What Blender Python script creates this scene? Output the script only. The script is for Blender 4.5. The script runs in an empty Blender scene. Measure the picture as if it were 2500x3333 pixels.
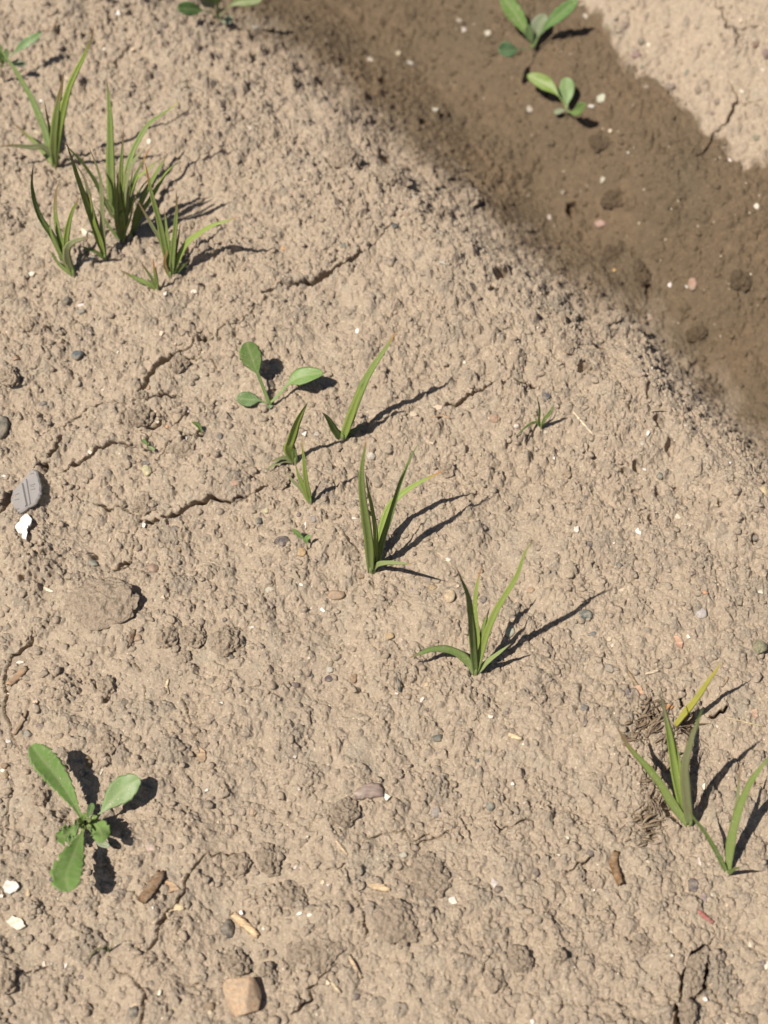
import bpy, bmesh, math, random
import numpy as np
from mathutils import Vector, Matrix, noise as mnoise

S = bpy.context.scene
COL = S.collection
R = math.radians

# ------------------------------------------------------------------ camera
TILT = R(40.0)          # view axis away from straight down
DIST = 0.62             # metres from lens to the soil in the middle of the frame
VFOV = R(38.0)
FW = Vector((0, math.sin(TILT), -math.cos(TILT)))
UPV = Vector((0, math.cos(TILT), math.sin(TILT)))
CAM = -DIST * FW
cd = bpy.data.cameras.new('camera')
cam = bpy.data.objects.new('camera', cd)
COL.objects.link(cam)
cam.location = CAM
cam.rotation_euler = (TILT, 0, 0)
cd.sensor_fit = 'VERTICAL'
cd.sensor_height = 24.0
cd.lens = 12.0 / math.tan(VFOV / 2)
cd.clip_start = 0.01
cd.clip_end = 200
cd.dof.use_dof = True
cd.dof.focus_distance = 0.598
cd.dof.aperture_fstop = 4.8
S.camera = cam

# ------------------------------------------------------------------ light
SUN_DIR = Vector((0.4525, 0.357, -0.817)).normalized()     # the way the light travels
ELEV = math.asin(-SUN_DIR.z)
W = bpy.data.worlds.new('World')
S.world = W
W.use_nodes = True
nt = W.node_tree
nt.nodes.clear()
sky = nt.nodes.new('ShaderNodeTexSky')
sky.sky_type = 'NISHITA'
sky.sun_disc = False
sky.air_density = 0.7
sky.sun_elevation = ELEV
sky.sun_rotation = math.atan2(-SUN_DIR.x, -SUN_DIR.y)
bg = nt.nodes.new('ShaderNodeBackground')
bg.inputs['Strength'].default_value = 0.05
wo = nt.nodes.new('ShaderNodeOutputWorld')
nt.links.new(sky.outputs[0], bg.inputs[0])
nt.links.new(bg.outputs[0], wo.inputs[0])
sd = bpy.data.lights.new('sun', 'SUN')
sd.energy = 5.0
sd.angle = R(0.5)
sd.color = (1.0, 0.93, 0.84)
sun = bpy.data.objects.new('sun', sd)
COL.objects.link(sun)
sun.rotation_euler = SUN_DIR.to_track_quat('-Z', 'Y').to_euler()
sun.location = (-1, -1, 2)
S.view_settings.view_transform = 'Standard'
S.view_settings.look = 'None'
S.view_settings.exposure = 0.52
S.view_settings.gamma = 1.0

# ------------------------------------------------------------------ helpers: photograph pixels to rays
FPX = 1666.5 / math.tan(VFOV / 2)
def ray(px, py):
    v = Vector((1, 0, 0)) * (px - 1250) + UPV * (1666.5 - py) + FW * FPX
    return v / FPX          # length 1 along the view axis
CROP = {'R1': (0, 60, 4.1475), 'R2': (180, 240, 3.6065), 'R3': (80, 480, 4.8794), 'R4': (400, 500, 2.07375),
        'R5': (740, 1060, 2.37), 'R6': (1140, 1380, 3.1904), 'R7': (1300, 1740, 2.2419), 'R8': (1960, 2120, 2.9111),
        'P1': (60, 2390, 3.318), 'P2': (1560, 0, 3.318), 'P3': (500, 0, 3.318), 'P4': (0, 60, 6.381),
        'P5': (1660, 1240, 6.381), 'P6': (240, 2980, 6.9125), 'P7': (440, 1340, 6.381), 'P8': (0, 1480, 6.9125)}
for i, (x, y) in enumerate([(0, 0), (800, 0), (1600, 0), (0, 900), (800, 900), (1600, 900), (0, 1800), (800, 1800), (1600, 1800),
                            (0, 2600), (800, 2600), (1600, 2600)]):
    CROP['T%d' % (i + 1)] = (x, y, 1.84333)
CROP['M'] = (0, 0, 0.6636)
def P(crop, p):
    x0, y0, k = CROP[crop]
    return (x0 + p[0] / k, y0 + p[1] / k)

# ------------------------------------------------------------------ noise on arrays
rng = np.random.default_rng(11)
_perm = rng.permutation(1024)
_g = rng.random((1024, 2)) * 2 - 1
_g /= np.linalg.norm(_g, axis=1)[:, None]
def pnoise(x, y, seed=0):
    x = np.asarray(x, dtype=np.float64); y = np.asarray(y, dtype=np.float64)
    xi = np.floor(x).astype(np.int64); yi = np.floor(y).astype(np.int64)
    xf = (x - xi).astype(np.float32); yf = (y - yi).astype(np.float32)
    u = xf * xf * xf * (xf * (xf * 6 - 15) + 10); v = yf * yf * yf * (yf * (yf * 6 - 15) + 10)
    gx = _g[:, 0].astype(np.float32); gy = _g[:, 1].astype(np.float32)
    def h(a, b):
        return _perm[(_perm[(a + seed * 131) & 1023] + b) & 1023]
    def d(a, b, fx, fy):
        i = h(a, b)
        return gx[i] * fx + gy[i] * fy
    n00 = d(xi, yi, xf, yf); n10 = d(xi + 1, yi, xf - 1, yf)
    n01 = d(xi, yi + 1, xf, yf - 1); n11 = d(xi + 1, yi + 1, xf - 1, yf - 1)
    a = n00 + u * (n10 - n00); b = n01 + u * (n11 - n01)
    return (a + v * (b - a)) * 1.5
def sstep(a, b, x):
    t = np.clip((x - a) / (b - a), 0, 1)
    return t * t * (3 - 2 * t)

_cell = rng.random((1024, 4)).astype(np.float32)
def crumbs(x, y, seed, tall=2.0):
    """packed rounded soil crumbs: a dome on every cell of a jittered lattice, each of its own height"""
    xi = np.floor(x).astype(np.int64); yi = np.floor(y).astype(np.int64)
    out = np.zeros(x.shape, dtype=np.float32)
    for a in (-1, 0, 1):
        for b in (-1, 0, 1):
            i = _perm[(_perm[(xi + a + seed * 71) & 1023] + yi + b) & 1023]
            c = _cell[i]
            dx = (xi + a + c[..., 0] - x).astype(np.float32); dy = (yi + b + c[..., 1] - y).astype(np.float32)
            r = 0.40 + 0.45 * c[..., 2]
            np.maximum(out, c[..., 3] ** tall * r * np.clip(1 - (dx * dx + dy * dy) / (r * r), 0, 1) ** 0.6, out=out)
    return out
# ------------------------------------------------------------------ the lie of the land
SLOPE = math.tan(R(15.0))
def plane_hit(px, py):
    r = ray(px, py)
    n = Vector((0, -math.sin(R(15)), math.cos(R(15))))
    t = -(n @ CAM) / (n @ r)
    return CAM + r * t
W1 = [(440, -150), (640, -40), (844, 90), (1055, 226), (1281, 437), (1507, 603), (1658, 753), (1884, 934), (2110, 1040), (2260, 1230), (2500, 1447), (2750, 1660)]
W2 = [(1700, -260), (1850, -60), (1936, 32), (2001, 157), (2142, 271), (2300, 401), (2414, 505), (2500, 537), (2750, 660)]
def line_fn(pts):
    q = sorted([(p[0], p[1]) for p in pts])
    xs = np.array([a for a, b in q]); ys = np.array([b for a, b in q])
    x0, x1 = xs[0] - 40, xs[-1] + 40
    s0 = (ys[2] - ys[0]) / (xs[2] - xs[0]); s1 = (ys[-1] - ys[-3]) / (xs[-1] - xs[-3])
    xs = np.concatenate([[x0], xs, [x1]]); ys = np.concatenate([[ys[0] - 40 * s0], ys, [ys[-1] + 40 * s1]])
    return lambda x: np.interp(x, xs, ys)
crest = line_fn([plane_hit(*p) for p in W1])
bank = line_fn([plane_hit(*p) for p in W2])
DEPTH = 0.056
def macro(x, y):
    x = np.asarray(x, dtype=np.float64); y = np.asarray(y, dtype=np.float64)
    yb = y - 0.06 * np.logaddexp(0, (y - 0.45) / 0.06) + 0.06 * np.logaddexp(0, (-0.32 - y) / 0.06)
    z = SLOPE * yb
    c = crest(x); b = bank(x)
    b = np.maximum(b, c + 0.05)
    d = (y - c) * 0.72
    s = (y - c) / (b - c)
    f = -DEPTH * (sstep(-0.32, 0.50, s) - 0.55 * sstep(0.5, 1.05, s) - 0.45 * sstep(1.0, 1.9, s))
    ridge = 0.003 * np.exp(-((d + 0.02) / 0.022) ** 2)
    return z + f + ridge
_ts = np.linspace(0.35, 1.3, 1200)
def march(fn, px, py, dz=0.0):
    r = ray(px, py)
    x = CAM.x + r.x * _ts; y = CAM.y + r.y * _ts; z = CAM.z + r.z * _ts
    g = z - fn(x, y) - dz
    i = np.argmax(g < 0)
    if g[i] >= 0: i = len(_ts) - 1
    i = max(i, 1)
    t = _ts[i - 1] + (_ts[i] - _ts[i - 1]) * g[i - 1] / (g[i - 1] - g[i])
    return CAM + r * float(t)
def mhit(px, py):
    return march(macro, px, py)

# ------------------------------------------------------------------ one ground sheet, fine in view and coarser away from it
X0, X1, Y0, Y1, STEP = -0.215, 0.225, -0.215, 0.335, 0.00030
def axis(a, b):
    core = np.arange(a, b, STEP)
    g = STEP * 1.05 ** np.arange(1, 172)
    off = np.cumsum(g)
    return np.concatenate([(a - off)[::-1], core, core[-1] + off])
xs = axis(X0, X1); ys = axis(Y0, Y1)
NX, NY = len(xs), len(ys)
XX, YY = np.meshgrid(xs, ys)                       # rows are y
Z = macro(XX, YY)
c_, b_ = crest(XX), np.maximum(bank(XX), crest(XX) + 0.05)
Dc = ((YY - c_) * 0.72).astype(np.float32)         # distance beyond the crest
Sf = ((YY - c_) / (b_ - c_)).astype(np.float32)
del c_, b_
n30 = pnoise(XX / 0.035, YY / 0.035, 1); n12 = pnoise(XX / 0.013 + 7, YY / 0.013, 2)
n5 = pnoise(XX / 0.0052, YY / 0.0052, 3); n25 = pnoise(XX / 0.0024, YY / 0.0024, 4)
n11 = pnoise(XX / 0.0011, YY / 0.0011, 5)
smooth_zone = np.clip(sstep(0.25, 0.45, Sf), 0, 1)             # furrow floor and far bank are smoother
crest_zone = np.exp(-((Dc + 0.028) / 0.035) ** 2)
rough = (1.0 + 0.4 * crest_zone) * (1 - 0.22 * smooth_zone)
Z += (n30 * 0.0038 + n12 * 0.0016 * rough).astype(np.float64)
n17 = pnoise(XX / 0.0017 + 3, YY / 0.0017, 6); n07 = pnoise(XX / 0.0007, YY / 0.0007 + 5, 7)
patch = 0.62 + 0.6 * sstep(-0.40, 0.30, pnoise(XX / 0.045 + 2, YY / 0.045, 8))          # smoother crusted spots between crumbly ones
rough *= patch
calm = 1 - 0.5 * sstep(0.07, -0.05, XX) * sstep(0.10, -0.06, YY)       # the lower left is a smoother crust
rough *= calm
wx = XX + 0.0007 * n25 + 0.0004 * n11; wy = YY + 0.0007 * n17 - 0.0004 * n11
K1 = crumbs(wx / 0.0042, wy / 0.0042, 1, 4.5) * 0.0042; K2 = crumbs(wx / 0.0021, wy / 0.0021, 2, 3.5) * 0.0021; K3 = crumbs(wx / 0.00115, wy / 0.00115, 3, 2.0) * 0.00115
Z += (n5 * 0.0006 - 0.0009 * np.clip(-n25 - 0.15, 0, 1) + n11 * 0.00026 + n07 * 0.00026) * rough
KS = (0.85 * K1 + 0.95 * K2 + 0.6 * K3) * rough
Z += KS
del wx, wy, K1, K2, K3
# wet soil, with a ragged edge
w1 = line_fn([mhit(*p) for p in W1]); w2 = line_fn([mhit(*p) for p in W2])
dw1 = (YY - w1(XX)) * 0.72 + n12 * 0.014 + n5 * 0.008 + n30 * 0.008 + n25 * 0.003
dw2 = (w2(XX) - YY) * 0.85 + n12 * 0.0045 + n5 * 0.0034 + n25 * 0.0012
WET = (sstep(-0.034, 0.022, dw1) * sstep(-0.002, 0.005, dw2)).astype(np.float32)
del dw1, dw2

Hc = np.zeros_like(XX, dtype=np.float32); TONE = np.zeros_like(Hc)
xs_i = lambda v: int(np.searchsorted(xs, v)); ys_i = lambda v: int(np.searchsorted(ys, v))
def stamp(x, y, r, h, e=1.0, a=0.0, jag=0.35, tone=0.0):
    m = r * max(e, 1) * 1.45
    i0, i1, j0, j1 = xs_i(x - m), xs_i(x + m), ys_i(y - m), ys_i(y + m)
    if i1 - i0 < 2 or j1 - j0 < 2: return
    dx = xs[i0:i1][None, :] - x; dy = ys[j0:j1][:, None] - y
    ca, sa = math.cos(a), math.sin(a)
    u = (dx * ca + dy * sa) / (r * e); v = (-dx * sa + dy * ca) / r
    q = np.sqrt(u * u + v * v) + jag * (n25[j0:j1, i0:i1] * 0.75 + n17[j0:j1, i0:i1] * 0.6 + n5[j0:j1, i0:i1] * 0.4 + n11[j0:j1, i0:i1] * 0.45)
    cap = h * np.clip(1 - q * q, 0, 1) ** 0.5 * (1 + 0.45 * n11[j0:j1, i0:i1] + 0.3 * n17[j0:j1, i0:i1])
    w = Hc[j0:j1, i0:i1]
    m_ = cap > w + 0.00015
    TONE[j0:j1, i0:i1][m_] = tone
    np.maximum(w, cap, out=w)
pr = random.Random(5)
def density(x, y):
    s = (y - float(crest(x))) / max(0.05, float(bank(x) - crest(x)))
    d = (y - float(crest(x))) * 0.72
    if s > 1.0: return 0.30
    if s > 0.28: return 0.62
    return 1.0 if d > -0.07 else 0.78
cl = pnoise
def scatter(n, r0, r1, pw, hk):
    k = 0
    while k < n:
        x = pr.uniform(X0 - 0.03, X1 + 0.03); y = pr.uniform(Y0 - 0.03, Y1 + 0.03)
        k += 1
        if pr.random() > density(x, y): continue
        cluster = float(pnoise(x / 0.03, y / 0.03, 9))
        if cluster < -0.2 and pr.random() < 0.35: continue
        if float(pnoise(x / 0.045 + 2, y / 0.045, 8)) < -0.25 and pr.random() < 0.4: continue
        r = r0 + (r1 - r0) * pr.random() ** pw
        stamp(x, y, r, r * hk * pr.uniform(0.55, 1.1), pr.uniform(1, 1.5), pr.uniform(0, 3.14), pr.uniform(0.5, 1.0), pr.choice((0, 0, 0.12, 0.25, 0.5, 0.9)))
scatter(700, 0.0030, 0.0062, 2.0, 0.60)
scatter(8500, 0.0012, 0.0026, 1.7, 1.05)
scatter(24000, 0.0006, 0.0013, 1.0, 1.15)
CLOD = np.clip((Hc + KS * 0.7) / 0.0018, 0, 1).astype(np.float32)
Z += Hc
# cracks: photograph polylines laid on the land, carved as jagged grooves (half width mm, depth mm)
CRACKS = [
 ('T1', .45, 3, [(880,205),(790,270),(740,330),(695,360),(690,410),(640,420),(600,450)]), ('T1', .4, 2.5, [(525,490),(520,540),(485,570)]),
 ('T1', .4, 2.5, [(330,1020),(270,1050),(215,1090)]), ('T1', .35, 2, [(250,1745),(215,1800)]),
 ('T3', .5, 3.5, [(1335,0),(1360,60),(1390,130),(1410,195),(1455,200),(1470,250),(1455,325)]), ('T3', .35, 2, [(1455,200),(1500,210),(1570,190),(1620,180)]),
 ('T3', .45, 3, [(1410,430),(1440,510),(1475,560),(1470,620),(1430,690),(1400,740),(1340,790),(1310,850),(1270,885),(1230,920)]), ('T3', .3, 1.6, [(1475,620),(1560,610),(1640,610)]),
 ('T4', .9, 5, [(1240,370),(1320,330),(1380,295),(1440,290),(1500,240),(1530,200)]),
 ('T4', 1.1, 6, [(1180,375),(1130,430),(1060,470),(990,515),(950,540),(900,590),(860,660),(820,690),(830,740),(790,765)]),
 ('T4', .9, 4, [(1240,370),(1180,375)]),
 ('T4', .4, 2.5, [(790,765),(700,760),(620,760),(560,790),(500,810),(440,850)]), ('T4', .6, 3.5, [(830,740),(920,730),(1010,715),(1090,710)]),
 ('T4', 1.0, 4, [(1300,720),(1280,770)]), ('T4', .6, 3, [(1100,660),(1090,700)]), ('T4', .45, 2.5, [(1130,495),(1200,500),(1265,510),(1300,560)]),
 ('T4', .7, 4, [(380,1180),(430,1150),(510,1110),(590,1060),(660,1030),(730,1015),(830,1025)]), ('T4', .35, 2, [(830,1025),(950,1050)]),
 ('T4', 1.3, 6, [(390,970),(340,1030),(290,1090)]), ('T4', .8, 4, [(270,1200),(285,1140),(240,1140)]),
 ('T4', 1.6, 7, [(80,1310),(40,1390),(10,1440),(-30,1490)]),
 ('T4', .9, 5, [(1620,1200),(1580,1260),(1500,1310),(1400,1340),(1320,1340),(1250,1345),(1190,1370),(1120,1410),(1060,1445),(1000,1465),(930,1480),(840,1480)]),
 ('T4', .5, 3, [(840,1480),(800,1540),(800,1610),(770,1680),(730,1720),(650,1760)]), ('T4', .35, 2, [(840,1470),(780,1410),(720,1395),(640,1385),(560,1360)]),
 ('T4', .6, 4, [(1020,915),(1090,860),(1140,810)]), ('T4', .35, 2, [(1000,1010),(960,1080),(930,1130)]), ('T4', .35, 2, [(740,940),(740,780)]),
 ('T4', 1.2, 5, [(860,910),(920,915),(965,890),(980,850)]), ('T4', .7, 4, [(1230,940),(1190,965),(1150,990)]), ('T4', .6, 3, [(1070,1100),(1120,1080),(1150,1050)]),
 ('T5', .7, 4, [(1170,780),(1260,770),(1330,720),(1420,690),(1470,660),(1500,640),(1600,645),(1659,650)]), ('T6', .6, 4, [(55,655),(140,655),(270,660)]),
 ('T5', .5, 3, [(470,1440),(500,1480)]), ('T5', .5, 3, [(590,1570),(640,1620),(690,1670)]),
 ('T2', 1.1, 5, [(190,1740),(300,1730),(400,1700),(500,1650),(600,1590),(690,1530),(750,1480)]), ('T2', 1.0, 5, [(790,870),(800,920),(880,985),(950,1000),(1010,1030)]),
 ('T7', .45, 3, [(350,345),(300,390),(240,420),(190,440),(175,530),(140,560),(70,600),(50,640),(35,700),(30,790),(35,860),(20,930),(50,990),(70,1050),(65,1110),(110,1150),(145,1220)]),
 ('T7', .4, 2.5, [(70,1390),(70,1470),(45,1530),(10,1620)]), ('T7', .4, 2.5, [(780,40),(720,80),(660,105)]), ('T7', .4, 2.5, [(340,1540),(390,1590),(440,1620)]),
 ('T7', .35, 2, [(780,680),(830,690),(870,720)]), ('T7', .35, 2, [(860,800),(880,870),(910,920)]),
 ('T10', .55, 3, [(80,1020),(150,1030),(220,1030),(260,1010),(300,1000)]),
 ('T10', .55, 3.5, [(660,1010),(720,1030),(770,1050),(790,1090),(815,1120),(850,1160),(880,1220),(865,1290),(850,1351),(850,1400)]),
 ('T10', .5, 3.5, [(815,1115),(850,1060),(875,1000),(885,920),(920,870),(960,800),(1000,730),(1050,640),(1110,570),(1110,520),(1140,460),(1170,410),(1230,340)]),
 ('T10', .3, 1.6, [(1040,1110),(1140,1120),(1240,1130)]),
 ('T11', .45, 3, [(550,990),(490,1040),(440,1080),(430,1110),(380,1150),(380,1190),(330,1260),(270,1290)]), ('T11', .3, 1.8, [(600,400),(550,430),(480,440)]),
 ('T11', .3, 1.8, [(700,270),(760,230),(860,200)]), ('T11', .3, 1.8, [(1000,265),(1050,220),(1120,190)]), ('T11', .3, 1.6, [(620,610),(680,640),(700,700),(715,800),(710,860)]),
 ('T12', .6, 3, [(1340,840),(1290,880),(1240,920),(1200,950),(1175,1000),(1165,1060),(1145,1110),(1140,1180),(1100,1240)]),
 ('T12', .8, 3, [(1290,1010),(1270,1080),(1275,1150),(1210,1200)]), ('T12', .8, 3, [(1100,1240),(1110,1290),(1130,1360),(1140,1420)]),
 ('T12', .45, 3, [(420,440),(490,435),(540,400),(610,370)]), ('T12', .4, 2.5, [(620,1190),(700,1200),(770,1230),(830,1270)]),
 ('T4', .4, 2.5, [(440,850),(380,900),(300,930),(250,960)]), ('T4', .4, 2.5, [(950,1050),(1000,1010),(1080,990),(1160,960),(1230,930)]), ('T5', .5, 3, [(-60,1345),(0,1330),(60,1290),(100,1250),(160,1200)]),
 ('T4', .45, 2.5, [(1530,200),(1590,170),(1660,120)]), ('T2', .6, 3, [(90,1790),(190,1740)]), ('T2', .5, 3, [(750,1480),(820,1400),(900,1340)]), ('T10', .35, 2, [(1230,340),(1330,320),(1450,325)]), ('T7', .35, 2, [(1180,1140),(1100,900),(1090,870)]),
 ('T11', .35, 2, [(860,200),(960,180),(1000,265)]), ('T8', .35, 2, [(1230,1660),(1120,1700),(1000,1740)]), ('T9', .4, 2, [(0,1640),(120,1650),(230,1600)]),
 ('T9', .6, 3.5, [(1165,800),(1140,860),(1130,930)]), ('T9', .6, 4, [(1290,985),(1380,965),(1410,940)]),
]
CR = np.zeros_like(XX, dtype=np.float32)
def carve_line(pts, hw, dep):
    out = []
    for a, b in zip(pts[:-1], pts[1:]):
        L = (b - a).length; n = max(1, int(L / 0.0012))
        for k in range(n): out.append(a.lerp(b, k / n))
    out.append(pts[-1])
    n = len(out)
    q = []
    for i, p in enumerate(out):
        j = 0 if i in (0, n - 1) else 1
        q.append((p.x + j * (pr.gauss(0, 0.0002) + 0.0007 * math.sin(i * 0.9 + hw * 7e4) * math.sin(i * .37)), p.y + j * (pr.gauss(0, 0.0002) + 0.0007 * math.sin(i * 1.1 + hw * 3e4)*math.sin(i*.29+1))))
    for i in range(n - 1):
        (ax, ay), (bx, by) = q[i], q[i + 1]
        f = min(1.0, 0.35 + 3.2 * min(i, n - 2 - i) / max(1, n - 2)) * (1 + 0.45 * math.sin(i * 0.23 + hw * 9e4) * math.sin(i * 0.071 + 1))
        w = hw * f; m = w * 1.6
        i0, i1 = xs_i(min(ax, bx) - m), xs_i(max(ax, bx) + m); j0, j1 = ys_i(min(ay, by) - m), ys_i(max(ay, by) + m)
        if i1 - i0 < 1 or j1 - j0 < 1: continue
        dx = xs[i0:i1][None, :]; dy = ys[j0:j1][:, None]
        L2 = (bx - ax) ** 2 + (by - ay) ** 2 + 1e-14
        t = np.clip(((dx - ax) * (bx - ax) + (dy - ay) * (by - ay)) / L2, 0, 1)
        d = np.hypot(dx - ax - t * (bx - ax), dy - ay - t * (by - ay)) / w + 0.25 * n25[j0:j1, i0:i1]
        cap = dep * f * np.clip(1.25 - np.maximum(d, 0) ** 1.5, 0, 1)
        v = CR[j0:j1, i0:i1]
        np.maximum(v, cap, out=v)
for cr, w, dep, pts in CRACKS:
    carve_line([mhit(*P(cr, p)) for p in pts], max(0.00046, w * 0.00080), max(0.0045, dep * 0.0020))
# pits and undercut pockets along the crest (crop, x, y, rx, ry)
PITS = [('T6',545,575,46,46),('T6',650,408,40,24),('T6',742,300,38,38),('T6',942,700,22,42),('T6',1000,860,34,46),('T6',1080,1000,34,36),('T6',790,1170,24,18),
 ('T6',1590,1200,24,18),('T6',1545,1100,20,16),('T6',1195,370,20,38),('T6',870,1140,30,24),('T6',890,1420,20,14),('T6',885,1475,18,12),('T6',950,1468,14,18),
 ('T6',1370,1365,18,16),('T6',1580,1565,24,20),('T6',830,810,16,28),('T6',1100,1238,20,12),('T6',995,1300,18,30),('T6',860,1280,26,14),('T6',1380,1440,18,12),
 ('T2',150,185,50,24),('T2',440,500,34,34),('T2',830,945,44,54),('T2',960,1010,36,16),('T2',240,290,26,16),('T2',690,1010,34,24),('T2',820,490,26,24),('T2',1060,740,26,30),
 ('T3',475,1258,36,36),('T3',845,1535,16,32),('T3',938,1650,14,28),('T3',940,1750,22,40),('T3',60,1660,44,34),('T3',20,1745,44,30),('T3',330,570,10,10),
 ('T9',930,1030,60,20),('T9',920,1150,40,14),('T9',1070,1550,40,40),('T9',960,1690,24,36),('T9',1180,1040,46,50),('T9',820,845,14,30),
 ('T4',250,1705,24,12),('T4',230,1720,20,30),('T4',550,1665,30,16),('T4',290,330,24,20),('T7',640,870,30,30),('T7',135,170,20,20),('T12',430,1240,16,20),('T12',60,1090,22,24)]
for cr, x, y, rx, ry in PITS:
    p = mhit(*P(cr, (x, y)))
    k = (p - CAM).dot(FW) / FPX / CROP[cr][2]
    r = rx * k
    m = max(rx, ry) * k * 1.6
    i0, i1, j0, j1 = xs_i(p.x - m), xs_i(p.x + m), ys_i(p.y - m), ys_i(p.y + m)
    dx = (xs[i0:i1][None, :] - p.x) / (rx * k * 0.9); dy = (ys[j0:j1][:, None] - p.y) / (ry * k * 1.25)
    q = np.sqrt(dx * dx + dy * dy) + 0.5 * n5[j0:j1, i0:i1] + 0.3 * n25[j0:j1, i0:i1]
    cap = 2.0 * min(r, ry * k * 1.3) * np.sqrt(np.clip(1.05 - q * q, 0, 1)) 
    v = CR[j0:j1, i0:i1]
    np.maximum(v, cap, out=v)
Z -= CR

def ground(x, y):
    x = np.asarray(x, dtype=np.float64); y = np.asarray(y, dtype=np.float64)
    i = np.clip(np.searchsorted(xs, x) - 1, 0, NX - 2); j = np.clip(np.searchsorted(ys, y) - 1, 0, NY - 2)
    u = np.clip((x - xs[i]) / (xs[i + 1] - xs[i]), 0, 1); v = np.clip((y - ys[j]) / (ys[j + 1] - ys[j]), 0, 1)
    return (Z[j, i] * (1 - u) + Z[j, i + 1] * u) * (1 - v) + (Z[j + 1, i] * (1 - u) + Z[j + 1, i + 1] * u) * v
def hit(px, py, dz=0.0):
    return march(ground, px, py, dz)
def gnormal(x, y, e=0.003):
    dx = float(ground(x + e, y) - ground(x - e, y)) / (2 * e); dy = float(ground(x, y + e) - ground(x, y - e)) / (2 * e)
    n = Vector((-dx, -dy, 1)).normalized()
    return (n * 0.6 + Vector((0, -0.2588, 0.9659)) * 0.4).normalized()

# ------------------------------------------------------------------ materials
def newmat(name):
    m = bpy.data.materials.new(name); m.use_nodes = True
    n = m.node_tree.nodes; n.clear()
    return m, n, m.node_tree.links
def add(n, t, **kw):
    o = n.new(t)
    for k, v in kw.items(): setattr(o, k, v)
    return o
def mixc(n, l, fac, a, b, bt='MIX'):
    m = add(n, 'ShaderNodeMix', data_type='RGBA', blend_type=bt)
    for s, v in ((0, fac), (6, a), (7, b)):
        if hasattr(v, 'is_linked'): l.new(v, m.inputs[s])
        else: m.inputs[s].default_value = v if s == 0 else (*v, 1)
    return m.outputs[2]
def noise_tex(n, l, co, scale, detail=4, rough=0.6):
    t = add(n, 'ShaderNodeTexNoise'); t.inputs['Scale'].default_value = scale; t.inputs['Detail'].default_value = detail
    t.inputs['Roughness'].default_value = rough
    l.new(co, t.inputs['Vector'])
    return t.outputs['Fac']
def ramp(n, l, fac, a, b):
    r = add(n, 'ShaderNodeMapRange'); r.inputs[1].default_value = a; r.inputs[2].default_value = b
    l.new(fac, r.inputs[0])
    return r.outputs[0]
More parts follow.
